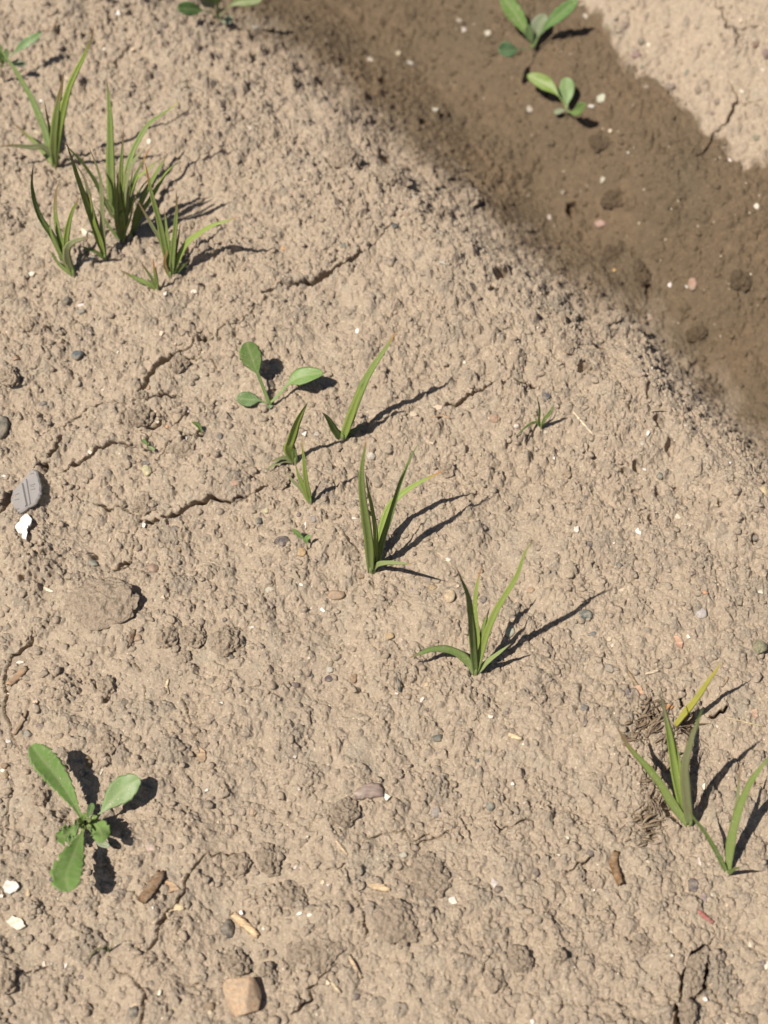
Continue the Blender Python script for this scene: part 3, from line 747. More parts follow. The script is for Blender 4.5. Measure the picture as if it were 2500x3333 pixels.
seedling('tiny four-bladed seedling with brownish blades just in front of the clump', 'R4', (238, 925), [
    ([(170,880),(80,840),(-19,786)], 30, dict(h=5, col=G_MID, tipf=.3)),
    ([(190,830),(150,770),(120,730)], 20, dict(h=14, col=G_MID, tipf=.4)),
    ([(222,830),(212,760),(205,705)], 22, dict(h=17, col=G_MID, tip='o', tipf=.5)),
    ([(230,830),(222,760)], 18, dict(h=12, col=G_MID, tip='o', tipf=.4))], 18, land='the tiny seedling in front of the clump')
seedling('green seedling with long blade pointing up right and a short stub at left', 'R5', (890, 882), [
    ([(955,700),(1040,480),(1120,330),(1220,180),(1308,40)], 62, dict(sh=(1770,425), col=G_MID, tip='o', tipf=.12)),
    ([(940,740),(1005,560),(1060,425)], 58, dict(h=30, col=G_BRIGHT, tip='g')),
    ([(828,810),(775,720),(730,668)], 56, dict(h=16, col=G_DARK)),
    ([(960,820),(1065,770)], 42, dict(h=6, col=G_DUSTY))], 46, land='the seedling with the up-right blade')
seedling('small seedling with a broad upright blade and two twisted dusty leaves at left', 'R5', (528, 1062), [
    ([(472,960),(492,880),(540,740),(580,660),(622,588)], 68, dict(h=34, col=G_BRIGHT, tip='g', roll=.3)),
    ([(460,1035),(385,1060),(300,1112)], 42, dict(h=4, col=G_DUSTY, tip='g')),
    ([(440,1020),(335,1048)], 34, dict(h=7, col=G_DUSTY)),
    ([(520,960),(512,905)], 40, dict(h=12, col=G_DARK))], 34, land='the twisted-leaf seedling')
seedling('small yellowish seedling with three narrow upright blades left of the middle plant', 'R5', (645, 1375), [
    ([(610,1200),(592,1020),(575,888)], 38, dict(sh=(1010,1170), col=G_BRIGHT, tip='y')),
    ([(572,1260),(500,1190),(440,1105)], 32, dict(h=12, col=G_DUSTY, tip='p', tipf=.35)),
    ([(592,1250),(550,1150),(525,1065)], 38, dict(h=18, col=G_BRIGHT, tip='b'))], 30, land='the yellowish three-bladed seedling')
seedling('large upright green seedling in the middle with five blades and a low right leaf', 'R6', (215, 1545), [
    ([(200,1250),(160,950),(125,680),(125,450),(150,280),(170,140)], 92, dict(sh=(1375,750), col=G_MID, tip='o', tipf=.08, roll=-.2, fold=.5)),
    ([(270,1480),(340,1200),(420,960),(490,720),(550,540),(640,330),(720,185)], 58, dict(sh=(1570,710), col=G_DARK, tip='g', base_pale=.3)),
    ([(275,1430),(320,1150),(400,880),(520,740),(700,620),(860,540),(985,472)], 76, dict(h=26, col=G_BRIGHT, tip='o', tipf=.16)),
    ([(262,1400),(255,1100),(215,850),(175,650),(155,490)], 50, dict(h=48, col=G_BRIGHT, tip='g')),
    ([(290,1460),(400,1440),(520,1445),(650,1457)], 50, dict(sh=(1010,1645), col=G_PALE, tip='o', tipf=.12, roll=.1, fold=.15))], 62, land='the large middle seedling')
seedling('green seedling right of centre with one tall thin blade and an arched left leaf', 'R7', (558, 1022), [
    ([(545,900),(522,650),(495,450),(450,330),(413,232)], 55, dict(sh=(975,580), col=G_DARK)),
    ([(570,800),(570,720),(556,560),(566,400),(597,235)], 44, dict(h=42, col=G_BRIGHT, tip='o', tipf=.14)),
    ([(585,850),(620,680),(658,535)], 52, dict(h=28, col=G_MID, tip='b')),
    ([(600,850),(645,700),(700,570),(770,450),(860,300),(910,150),(950,80),(1012,12)], 48, dict(sh=(1620,340), col=G_BRIGHT, tipf=.12)),
    ([(520,950),(450,880),(350,838),(240,838),(150,868),(65,905)], 58, dict(h=9, col=G_DARK, roll=.2, fold=.2)),
    ([(640,930),(730,860),(812,797)], 36, dict(sh=(975,870), col=G_PALE, tip='p'))], 40, land='the seedling with the tall thin blade')
seedling('spreading seedling at lower right with three broad blades beside the dead leaf mat', 'R8', (832, 1658), [
    ([(700,1480),(560,1250),(420,1070),(280,920),(120,688)], 76, dict(sh=(430,810), col=G_MID, tipf=.3)),
    ([(760,1450),(690,1150),(640,850),(590,600),(538,365)], 96, dict(h=36, col=G_BRIGHT, tip='p', tipf=.3)),
    ([(795,1300),(790,1080),(850,820),(910,660),(952,538)], 88, dict(sh=(1490,870), col=G_DUSTY, tip='g')),
    ([(790,1400),(735,1050),(702,840)], 36, dict(h=22, col=G_MID)),
    ([(800,1400),(775,1100),(800,825)], 24, dict(h=20, col=G_DUSTY, tip='o', tipf=.35)),
    ([(850,1560),(835,1440),(815,1300)], 34, dict(h=16, col=G_DARK))], 44, land='the spreading lower-right seedling')
t_e = seedling('seedling cut by the right edge of the photo with a long blade leaving the frame', 'R8', (1190, 2112), [
    ([(1225,1800),(1290,1530),(1395,1270),(1480,1140),(1560,1040),(1680,930)], 78, dict(h=48, col=G_MID, tip='g')),
    ([(1235,1780),(1260,1560),(1285,1400),(1300,1200),(1320,1050)], 50, dict(h=34, col=G_DUSTY, tip='b', tipf=.25)),
    ([(1100,1930),(980,1720),(870,1580),(790,1438)], 44, dict(sh=(1090,1490), col=G_DARK)),
    ([(1250,2070),(1315,2044)], 34, dict(sh=(1520,2095), col=G_MID, tip='g'))], 48, land='the seedling at the right edge')
tl = thing('yellow_leaf', 'lone bright yellow grass blade poking up behind the dead leaf mat', 'leaf', hit(*P('R8', (685, 712))))
grass_blade(tl, 'R8', [(685,712),(780,590),(900,440),(1000,290),(1080,180),(1133,85)], 58, (0.47, 0.44, 0.07), 'y', sh=(1440,240), tipf=.3, base_pale=0, fold=.15, roll=.1)
LAND.append(('the yellow blade', *P('R8', (900, 440))))
seedling('tiny dark green seedling alone near the ridge with an arched left blade', 'P5', (645, 985), [
    ([(600,850),(612,650),(595,480),(555,305)], 46, dict(h=20, col=G_DARK, tip='g')),
    ([(720,800),(810,690),(880,580),(915,495)], 62, dict(h=14, col=G_DARK, tip='g', blunt=True)),
    ([(690,860),(780,760),(830,720)], 45, dict(h=8, col=G_MID, tip='g')),
    ([(600,880),(530,858),(430,890),(300,980),(200,1080),(118,1152)], 50, dict(sh=(300,1290), col=G_DARK, tip='g')),
    ([(560,860),(505,715)], 26, dict(h=8, col=G_MID, tip='g'))], 60, land='the tiny seedling near the ridge')
seedling('hair-thin olive seedling bending over to the left near the bottom left crack', 'P6', (800, 835), [
    ([(740,770),(640,740),(540,758),(440,830),(320,950),(165,1125)], 40, dict(h=5, col=(0.13,.125,.045), tip='p', base_pale=.1)),
    ([(775,730),(768,650),(792,590)], 28, dict(h=9, col=G_DUSTY, tip='p')),
    ([(840,740),(860,640),(858,540)], 16, dict(h=8, col=G_DUSTY, tip='p'))], 36, land='the hair-thin seedling')

# ------------------------------------------------------------------ broad-leaved weeds
BL_MID, BL_PALE, BL_DARK, BL_GREY = (0.150, 0.265, 0.062), (0.19, 0.290, 0.11), (0.12, 0.205, 0.072), (0.22, 0.255, 0.165)
def weed(label, crop, centre, leaves, land=None, h0=0.004, group=WEED_GROUP, stem=True, name='weed_seedling'):
    px = P(crop, centre)
    B = hit(*px, h0)
    g = hit(*px); base = Vector((B.x, B.y, float(ground(B.x, B.y))))
    t = thing(name, label, 'weed', base, group)
    if stem:
        r = 6 * px_size(B, crop) * (CROP[crop][2] / 3.3)
        vs, fs, cs = [], [], []
        for k, z in enumerate((-0.004, (B.z - base.z) * .5, B.z - base.z + 0.001)):
            for a in range(8):
                q = a / 8 * 6.283; vs.append(Vector((math.cos(q) * r, math.sin(q) * r, z))); cs.append((0.17, 0.15, 0.08))
        for k in range(2):
            for a in range(8): fs.append((k * 8 + a, k * 8 + (a + 1) % 8, k * 8 + 8 + (a + 1) % 8, k * 8 + 8 + a))
        fs.append(tuple(16 + a for a in range(8)))
        o = mesh_obj('stem', vs, fs, BROAD, t); set_tint(o.data, cs, [0.0] * len(cs))
    for lf in leaves:
        kw = dict(lf[2]) if len(lf) > 2 else {}
        broad_leaf(t, crop, [centre] + list(lf[0]), lf[1], base=B, **kw)
    if land: LAND.append((land, *px))
    return t
weed('largest rosette weed at lower left with long toothed leaves', 'P1', (715, 965), [
    ([(610,770),(505,590),(390,425),(270,280),(135,118)], 285, dict(sh=(545,185), col=BL_MID, peak=.72, teeth=13, tooth=.14, petiole=.12, fold=.28, pw=.16, tipround=.5, roll=.15)),
    ([(800,915),(885,850),(970,750),(1090,635),(1210,540),(1315,480)], 290, dict(sh=(1505,535), col=BL_PALE, peak=.62, teeth=8, tooth=.09, petiole=.28, pw=.07, tipround=.6, fold=.08)),
    ([(690,1060),(640,1190),(570,1370),(520,1530),(540,1700)], 345, dict(sh=(965,1745), col=BL_MID, peak=.74, teeth=9, tooth=.16, petiole=.14, fold=.16, pw=.12, tipround=.42)),
    ([(770,940),(840,985),(890,1060),(905,1165)], 225, dict(h=20, col=BL_MID, peak=.55, teeth=10, tooth=.18, petiole=.1, wave=.22, pw=.25, fold=-.1)),
    ([(640,1000),(560,1050),(480,1100),(400,1085)], 190, dict(h=13, col=BL_MID, peak=.6, teeth=9, tooth=.30, petiole=.18, fold=.3, wave=.25, pw=.15)),
    ([(830,1110),(900,1170),(985,1215)], 92, dict(h=7, col=BL_GREY, peak=.55, petiole=.4, fold=.05, name='cotyledon')),
    ([(745,920),(775,830),(800,738)], 80, dict(h=4, col=BL_DARK, peak=.6, petiole=.3, name='cotyledon')),
    ([(690,925),(650,930),(610,985)], 60, dict(h=16, col=BL_PALE, teeth=5, tooth=.25, wave=.3)),
    ([(700,920),(735,850)], 70, dict(h=16, col=BL_MID, teeth=5, tooth=.25, wave=.3)),
    ([(690,950),(670,985),(650,1010)], 55, dict(h=17, col=(.22,.28,.10), teeth=4, tooth=.3, wave=.35)),
    ([(760,940),(800,905),(850,885)], 60, dict(h=14, col=BL_MID, teeth=5, tooth=.25, wave=.3)),
    ([(700,960),(670,940),(640,945)], 45, dict(h=19, col=(.30,.34,.12), teeth=4, tooth=.3, wave=.4)), ([(735,960),(760,930),(775,900)], 45, dict(h=19, col=(.27,.33,.12), teeth=4, tooth=.3, wave=.4)),
    ([(705,990),(690,1020),(700,1040)], 45, dict(h=18, col=(.26,.33,.11), teeth=4, tooth=.3, wave=.4)), ([(740,985),(765,1000),(775,1030)], 50, dict(h=17, col=(.2,.28,.09), teeth=4, tooth=.3, wave=.4)),
    ([(640,1010),(600,1080),(560,1170),(535,1195)], 95, dict(h=11, col=BL_PALE, teeth=6, tooth=.3, petiole=.2, wave=.3, fold=.3))], land='the large rosette weed', h0=0.007)
weed('toothed weed cut by the left edge at top left', 'P4', (20, 1010), [
    ([(90,900),(270,740),(400,620),(560,500),(720,400),(860,300)], 185, dict(sh=(1420,800), col=(.15,.26,.10), peak=.6, teeth=9, tooth=.30, petiole=.3, pw=.08, fold=.12)),
    ([(140,990),(280,940),(400,930),(545,960)], 165, dict(h=9, col=BL_GREY, peak=.55, petiole=.35, name='cotyledon', fold=-.05)),
    ([(60,900),(110,780),(150,620)], 130, dict(h=18, col=BL_DARK, teeth=7, tooth=.2, wave=.2)),
    ([(0,880),(-20,700),(0,540)], 160, dict(h=24, col=BL_MID, teeth=8, tooth=.2)),
    ([(-60,950),(-160,920),(-300,900)], 150, dict(h=18, col=BL_MID, teeth=8, tooth=.25)),
    ([(30,1060),(60,1130),(40,1230)], 90, dict(h=3, col=(.12,.07,.06), peak=.6, petiole=.3)),
    ([(60,960),(50,900),(40,840)], 90, dict(h=17, col=(.22,.32,.08), teeth=5, tooth=.3, wave=.3))], land='the toothed weed at top left', h0=0.008)
weed('round-leaved weed left of centre with three separate leaves on stalks', 'R5', (325, 600), [
    ([(300,540),(262,440),(225,345),(185,240),(148,125)], 175, dict(sh=(345,255), col=(.13,.215,.055), peak=.55, teeth=9, tooth=.08, petiole=.5, pw=.15, tipround=.45, fold=.05, wave=.12)),
    ([(400,530),(500,425),(620,380),(745,365)], 140, dict(sh=(852,440), col=BL_MID, peak=.35, petiole=.42, pw=.14, tipround=.6, fold=.1, roll=-.3)),
    ([(285,590),(240,575),(160,568),(68,558)], 118, dict(h=5, col=BL_DARK, peak=.5, petiole=.3, pw=.12, tipround=.5, fold=.02, name='cotyledon')),
    ([(325,615),(335,635)], 46, dict(h=2, col=BL_DARK, petiole=.2, name='cotyledon'))], land='the round-leaved weed', h0=0.002)
weed('larger pale green weed in the damp furrow at the top edge', 'P2', (590, 510), [
    ([(540,400),(430,210),(330,70),(240,-60)], 190, dict(h=26, col=(.13,.23,.05), peak=.6, teeth=9, tooth=.12, petiole=.2, pw=.2)),
    ([(650,380),(740,270),(840,180),(950,90),(1065,0)], 150, dict(sh=(1255,300), col=(.12,.24,.07), peak=.6, teeth=8, tooth=.12, petiole=.25, pw=.1)),
    ([(615,400),(645,290),(710,150)], 185, dict(h=14, col=BL_GREY, peak=.55, petiole=.25)),
    ([(500,530),(410,535),(300,540),(205,545)], 180, dict(sh=(490,860), col=(.15,.30,.14), peak=.55, petiole=.45, pw=.05, name='cotyledon')),
    ([(560,420),(540,350),(530,270)], 110, dict(h=20, col=BL_DARK, teeth=5, tooth=.2))], land='the large weed in the furrow', h0=0.006)
weed('smaller weed in the damp furrow with rounded pale leaves', 'P2', (945, 1190), [
    ([(945,1110),(952,980),(935,835)], 165, dict(h=13, col=(.19,.30,.11), peak=.62, petiole=.15, pw=.12, tipround=.5)),
    ([(890,1080),(790,960),(660,870),(515,810)], 155, dict(h=17, col=(.17,.26,.04), peak=.5, petiole=.3, pw=.07)),
    ([(1000,1215),(1065,1190),(1150,1120)], 120, dict(sh=(1285,1340), col=(.16,.27,.07), peak=.55, petiole=.2, pw=.15, name='cotyledon')),
    ([(890,1195),(805,1215)], 66, dict(h=6, col=BL_GREY, petiole=.15, name='cotyledon'))], land='the small weed in the furrow', h0=0.006)
weed('weed at the top edge left of the furrow, partly out of the frame', 'P3', (700, 205), [
    ([(640,150),(560,120),(440,100),(255,88)], 150, dict(h=12, col=(.075,.17,.045), peak=.6, petiole=.4, pw=.06, tipround=.5)),
    ([(690,90),(680,20),(660,-120)], 150, dict(h=28, col=BL_MID, petiole=.5, pw=.18)),
    ([(760,120),(860,40),(1010,10),(1180,-10)], 120, dict(h=22, col=(.14,.18,.05), petiole=.3)),
    ([(750,235),(800,220),(850,175)], 90, dict(h=5, col=BL_GREY, petiole=.2, name='cotyledon')),
    ([(640,60),(560,10),(500,-70)], 120, dict(h=20, col=BL_GREY, petiole=.3))], land='the weed at the top edge', h0=0.004)
weed('tiny two-leaf green sprout in the crack left of centre', 'P7', (252, 705), [
    ([(230,660),(195,620),(155,570)], 78, dict(h=4, col=(.12,.215,.06), petiole=.1, pw=.25, name='cotyledon')),
    ([(310,740),(360,770),(408,795)], 76, dict(h=3, col=(.12,.205,.06), petiole=.1, pw=.25, name='cotyledon')),
    ([(265,680),(285,640)], 40, dict(h=5, col=(.16,.23,.09), petiole=.1, name='cotyledon'))], land='the tiny two-leaf sprout', h0=0.001)
weed('single curved green leaf sprouting beside the crack left of centre', 'P7', (1388, 435), [
    ([(1370,380),(1330,310),(1270,255),(1172,215)], 86, dict(h=5, col=(.13,.24,.05), petiole=.05, pw=.35, tipround=.9, fold=.35))], land='the single curved sprout', h0=0.0005, stem=False)
weed('tiny sprout with two narrow leaves beside the grey stone', 'T5', (368, 1618), [
    ([(358,1590),(325,1555),(278,1512)], 27, dict(h=8, col=(.12,.23,.05), petiole=.25)),
    ([(365,1575),(392,1552)], 30, dict(h=6, col=(.12,.22,.05), petiole=.1))], land='the two-leaf sprout by the grey stone', h0=0.002)

# ------------------------------------------------------------------ loose bits: stones, chips, clods, litter
_ico = {}
def ico(sub):
    if sub not in _ico:
        bm = bmesh.new(); bmesh.ops.create_icosphere(bm, subdivisions=sub, radius=1)
        _ico[sub] = ([v.co.copy() for v in bm.verts], [tuple(v.index for v in f.verts) for f in bm.faces]); bm.free()
    return _ico[sub]
sr = random.Random(21)
def frame_at(p, ang):
    n = gnormal(p.x, p.y)
    xr = Vector((1, 0, 0)); xr = (xr - n * xr.dot(n)).normalized(); yr = n.cross(xr)
    ca, sa = math.cos(ang), math.sin(ang)
    return xr * ca + yr * sa, yr * ca - xr * sa, n
def place_axes(crop, x, y, rx, ry, ang=0.0):
    px = P(crop, (x, y)); p = hit(*px)
    k = px_size(p, crop)
    return px, p, rx * k, ry * k * 1.12, frame_at(p, ang)
COLS = {'w': (0.62, 0.56, 0.47), 'ww': (0.74, 0.71, 0.65), 'd': (0.090, 0.085, 0.080), 't': (0.36, 0.25, 0.155), 'g': (0.25, 0.225, 0.19), 'lg': (0.44, 0.40, 0.35),
        'o': (0.48, 0.29, 0.13), 'p': (0.31, 0.195, 0.14), 'u': (0.135, 0.105, 0.10), 'b': (0.22, 0.135, 0.075), 'v': (0.135, 0.145, 0.125), 'y': (0.50, 0.40, 0.25), 'c': (0.31, 0.25, 0.19), 's': (0.085, 0.092, 0.094)}
def pebble(crop, x, y, rx, ry, col, ang=0.0, flat=0.65, sink=0.42, rough=0.22, sub=3, name='pebble', mat=None, cut=0.70, nplanes=7):
    px, p, a, b, (ux, uy, n) = place_axes(crop, x, y, rx, ry, ang)
    vs, fs = ico(sub)
    off = Vector((sr.uniform(0, 90), sr.uniform(0, 90), sr.uniform(0, 90)))
    planes = [Vector((sr.gauss(0, 1), sr.gauss(0, 1), sr.gauss(0, 1))).normalized() for _ in range(nplanes)]
    cz = min(a, b) * flat
    out = []
    for v in vs:
        q = 1 + rough * mnoise.noise(v * 1.3 + off) + rough * 0.4 * mnoise.noise(v * 3.5 + off)
        w = v * q
        for pl in planes:
            e = w.dot(pl)
            if e > cut: w = w - pl * (e - cut) * 0.94
        out.append(ux * (w.x * a) + uy * (w.y * b) + n * (w.z * cz))
    o = mesh_obj(name, out, fs, mat or STONE, None, p + n * (cz * (1 - 2 * sink)))
    o.color = (*col, 1)
    return o, px
def chip(crop, x, y, rx, ry, col, ang=None, flat=0.28, name='white_chip', mat=None):
    ang = sr.uniform(-0.5, 0.5) if ang is None else ang
    px, p, a, b, (ux, uy, n) = place_axes(crop, x, y, rx * 1.1, ry * 1.1, ang)
    cz = max(0.00035, min(a, b) * flat)
    bm = bmesh.new()
    k = sr.randint(4, 6)
    tl = sr.uniform(-0.25, 0.25), sr.uniform(-0.25, 0.25)
    ph = sr.uniform(0, 6.28)
    for i in range(k):
        t = ph + (i + sr.uniform(-0.38, 0.38)) / k * 6.283
        q = sr.uniform(0.62, 1.15)
        for z, sc in ((-1, 0.93), (0.75, 1.0), (1.0, 0.84)):
            bm.verts.new(ux * (math.cos(t) * a * q * sc) + uy * (math.sin(t) * b * q * sc) + n * (z * cz + (math.cos(t) * tl[0] + math.sin(t) * tl[1]) * min(a, b)))
    bmesh.ops.convex_hull(bm, input=bm.verts)
    me = bpy.data.meshes.new(name); bm.to_mesh(me); bm.free()
    me.materials.append(mat or CHIP)
    o = bpy.data.objects.new(name, me); COL.objects.link(o); o.location = p + n * (cz * 0.45)
    o.color = (*col, 1)
    return o, px
def slab(name, crop, outline, thick, mat, col, lift_=0.4, tilt=(0, 0), bulge=0.0, smooth=False, ridges=None, label=None, cat=None, sink=0.0):
    """a flat piece with a traced outline, real thickness, lying on the soil"""
    pts = []
    for i, q in enumerate(outline):
        e = outline[(i + 1) % len(outline)]; L_ = math.hypot(e[0] - q[0], e[1] - q[1])
        pts.append(P(crop, q))
        for t_ in (0.34, 0.67):
            pts.append(P(crop, (q[0] + (e[0] - q[0]) * (t_ + sr.uniform(-.1, .1)) + sr.gauss(0, .055) * L_, q[1] + (e[1] - q[1]) * t_ + sr.gauss(0, .055) * L_)))
    cx = sum(q[0] for q in pts) / len(pts); cy = sum(q[1] for q in pts) / len(pts)
    c = hit(cx, cy); n = gnormal(c.x, c.y, 0.006)
    n = (n + Vector((tilt[0], tilt[1], 0))).normalized()
    c = c + n * (thick * (lift_ - sink))
    poly = []
    for q in pts:
        r = ray(*q); t = n.dot(c - CAM) / n.dot(r); poly.append(CAM + r * t - c)
    rings = [(1.0, -0.5), (1.02, 0.1), (0.96, 0.5)] + ([(0.7, 0.5 + bulge * .55), (0.35, 0.5 + bulge * .9)] if bulge else [])
    vs, fs = [], []
    m = len(poly)
    for sc, z in rings:
        for v in poly: vs.append(v * sc + n * (z * thick) + Vector((sr.uniform(-1, 1), sr.uniform(-1, 1), 0)) * thick * 0.04)
    for k in range(len(rings) - 1):
        for i in range(m):
            j = (i + 1) % m; fs.append((k * m + i, k * m + j, (k + 1) * m + j, (k + 1) * m + i))
    vs.append(n * (thick * (rings[-1][1] + bulge * 0.1))); top = len(vs) - 1
    k = (len(rings) - 1) * m
    for i in range(m): fs.append((k + i, k + (i + 1) % m, top))
    vs.append(-n * thick * 0.5); bot = len(vs) - 1
    for i in range(m): fs.append(((i + 1) % m, i, bot))
    o = mesh_obj(name, vs, fs, mat, None, c, smooth)
    bm = bmesh.new(); bm.from_mesh(o.data); bmesh.ops.recalc_face_normals(bm, faces=bm.faces); bm.to_mesh(o.data); bm.free()
    o.color = (*col, 1)
    tag(o, label, cat)
    return o, c, n
def twig(name, crop, pts, w, col, label, cat, group=None, flat=0.6, ridged=True, land=None, taper=0.25, up=0.0):
    """a straw, stick or husk lying on the soil along a traced line"""
    px = [P(crop, q) for q in pts]
    p3 = [hit(*q) for q in px]
    k = px_size(p3[0], crop); hw = 0.5 * w * k
    n = gnormal(*p3[0].xy)
    p3 = [q + n * (hw * flat * 0.7 + up) for q in p3]
    # keep it stiff: straighten heights between the ends
    a, b = p3[0].copy(), p3[-1].copy()
    zmax = 0.0
    for i, q in enumerate(p3):
        t = i / (len(p3) - 1); zl = a.z * (1 - t) + b.z * t
        q.z = zl * 0.7 + q.z * 0.3
    for s in np.linspace(0, 1, 12):
        q = a.lerp(b, float(s)); zmax = max(zmax, float(ground(q.x, q.y)) + hw * flat * 0.35 - q.z)
    for q in p3: q.z += min(zmax, 0.0014) * 0.8
    cs = catmull(p3, 14) if len(p3) > 2 else [a.lerp(b, i / 14) + Vector((0, 0, min(zmax, .0014) * .8)) for i in range(15)]
    vs, fs = [], []
    org = cs[7].copy(); m = 10
    for i, c in enumerate(cs):
        u = i / 14
        t = (cs[min(14, i + 1)] - cs[max(0, i - 1)]).normalized()
        wd = t.cross(n).normalized(); nr = wd.cross(t)
        f = 1 - taper * abs(2 * u - 1) ** 3
        f *= 1 + 0.08 * math.sin(i * 2.1 + w)
        for j in range(m):
            q = j / m * 6.283
            rr = hw * f * (1 + (0.10 * math.cos(q * 5) if ridged else 0))
            e_ = t * (hw * (sr.uniform(0, 1.0) if i == 14 else -sr.uniform(0, 1.0) if i == 0 else 0))
            rr *= 1 + 0.14 * math.sin(i * 1.7 + j * 2.3 + w)
            vs.append(c + e_ + wd * (math.cos(q) * rr) + nr * (math.sin(q) * rr * flat) - org)
    for i in range(14):
        for j in range(m):
            fs.append((i * m + j, i * m + (j + 1) % m, (i + 1) * m + (j + 1) % m, (i + 1) * m + j))
    fs.append(tuple(range(m))[::-1]); fs.append(tuple(14 * m + j for j in range(m)))
    o = mesh_obj(name, vs, fs, WOOD, None, org)
    o.color = (*col, 1)
    tag(o, label, cat, group)
    if land: LAND.append((land, *P(crop, pts[len(pts) // 2])))
    return o

# named debris
o, c, n = slab('plastic_shard', 'P8', [(740,330),(850,390),(890,600),(930,880),(860,1000),(640,1190),(440,1330),(370,1390),(330,1200),(260,1050),(310,820),(480,650),(600,510)], 0.0016, PLASTIC, (1, 1, 1), 1.2, (0.06, 0.0),
    label='translucent grey plastic shard with raised ribs at the left edge', cat='plastic')
def rib(a, b, w, hgt):
    pa, pb = [], []
    A = []
    for q in (a, b):
        r = ray(*P('P8', q)); t = n.dot(c + n * 0.0008 - CAM) / n.dot(r); A.append(CAM + r * t - c)
    d = (A[1] - A[0]).normalized(); s = d.cross(n) * (w * 0.5)
    vs = [A[0] - s, A[0] + s, A[1] + s, A[1] - s, A[0] - s * .4 + n * hgt, A[0] + s * .4 + n * hgt, A[1] + s * .4 + n * hgt, A[1] - s * .4 + n * hgt]
    mesh_obj('rib', vs, [(0, 1, 5, 4), (1, 2, 6, 5), (2, 3, 7, 6), (3, 0, 4, 7), (4, 5, 6, 7), (3, 2, 1, 0)], PLASTIC, o, None, False)
rib((500,660), (600,1160), 0.0014, 0.0009); rib((590,560), (680,1120), 0.0010, 0.0006)
for q in (((680,690),(790,665)), ((700,790),(790,770)), ((340,1020),(430,1000)), ((370,900),(420,880)), ((690,440),(770,420)), ((350,1250),(430,1215)), ((700,720),(760,712))):
    rib(*q, 0.0004, 0.0005)
LAND.append(('the plastic shard', *P('P8', (600, 850))))
slab('shell_chip', 'P8', [(580,1335),(640,1360),(725,1460),(710,1540),(690,1600),(630,1620),(600,1720),(625,1780),(590,1910),(520,1890),(380,1720),(340,1620),(400,1540),(480,1420)], 0.0016, CHIP, (0.82, 0.81, 0.79), .7,
    (0.02, -0.02), label='bright white notched chip just below the plastic shard', cat='chip')
LAND.append(('the notched white chip', *P('P8', (540, 1600))))
slab('shell_fragment', 'T8', [(640,1445),(690,1400),(760,1375),(805,1385),(825,1425),(825,1462),(770,1465),(700,1480),(665,1478)], 0.0017, SHELLM, (0.27, 0.20, 0.17), 0.4, (0.03, 0), .7, True,
    label='glossy brown-purple curved shell fragment below the centre of the photo', cat='shell')
LAND.append(('the brown shell fragment', *P('T8', (740, 1430))))
slab('white_chip', 'T10', [(20,520),(45,490),(100,500),(118,530),(95,560),(60,572),(25,560)], 0.0016, CHIP, (0.74, 0.71, 0.64), .5, label='blocky white chip at the left edge below the rosette weed', cat='chip')
slab('white_chip', 'T10', [(35,735),(75,698),(130,720),(157,765),(105,788),(65,765)], 0.0014, CHIP, (0.68, 0.60, 0.48), .5, label='cream flat chip at the left edge, larger and lower of the two pale chips', cat='chip')
LAND.append(('the two pale chips at the left edge', *P('T10', (80, 640))))
# beige rock
o, px = pebble('T10', 1462, 1200, 152, 128, (0.47, 0.32, 0.20), 0.1, 0.85, 0.34, 0.12, 5, 'rock', cut=0.66, nplanes=16)
tag(o, 'large angular beige rock at the bottom edge, biggest stone in view', 'rock'); LAND.append(('the beige rock', *px))
twig('tan_stick', 'T10', [(1405,700),(1470,760),(1540,820)], 46, (0.60, 0.42, 0.24), 'smooth tan stick resting beside a dark clod above the beige rock', 'stick', taper=.15, flat=.7, land='the smooth tan stick')
twig('hollow_stem', 'T10', [(1000,695),(1050,670),(1092,652)], 38, (0.62, 0.49, 0.31), 'short pale broken hollow stem lying across the bottom left crack', 'stick', taper=.05, land='the short hollow stem')
twig('wood_chip', 'T10', [(872,598),(920,530),(965,462)], 74, (0.20, 0.12, 0.065), 'dark brown wood chip right of the rosette weed, sunk in the soil', 'wood chip', flat=.5, taper=.15, land='the dark brown wood chip')
slab('bark_flake', 'T10', [(965,545),(1000,490),(1060,520),(1080,545),(1020,565)], 0.0010, WOOD, (0.42, 0.28, 0.17), .3, label='thin light brown bark flake right of the dark wood chip', cat='flake')
slab('bark_flake', 'T7', [(1130,1160),(1170,1130),(1235,1225),(1225,1255),(1180,1240)], 0.0010, WOOD, (0.42, 0.29, 0.18), .3, label='flat brown bark flake up and right of the rosette weed', cat='flake')
o = twig('seed_pod', 'T12', [(742,335),(728,380),(740,440),(765,500)], 54, (0.17, 0.085, 0.03), 'glossy rust-brown seed pod lying left of the right-edge seedling', 'seed pod', flat=.7, ridged=False, land='the rust-brown pod')
twig('red_husk', 'T12', [(1243,682),(1285,715),(1325,745)], 24, (0.38, 0.13, 0.11), 'small pinkish red husk near the lower right corner', 'husk', flat=.5, land='the red husk')
STRAW = 'bits of straw lying on the soil'
def straw(crop, pts, w, col, label, **kw): twig('straw_bit', crop, pts, w, col, label, 'straw', STRAW, **kw)
straw('R1', [(625,185),(700,120),(765,60)], 34, (0.26, 0.17, 0.10), 'dark straw bit above the toothed weed at top left', flat=.4)
straw('R1', [(700,165),(790,125),(862,85)], 26, (0.60, 0.46, 0.32), 'pale straw bit crossing the dark one at top left', flat=.4)
straw('T7', [(88,1092),(130,1030),(160,955)], 18, (0.22, 0.13, 0.07), 'dark thin straw bit above the rosette weed beside a long crack')
twig('seed_husk', 'T7', [(60,785),(105,745),(155,695)], 40, (0.34, 0.22, 0.13), 'brown furrowed husk at the left edge above the rosette weed', 'husk')
straw('T7', [(805,470),(795,510),(780,558)], 24, (0.10, 0.06, 0.035), 'short dark brown twig below the big grey clod')
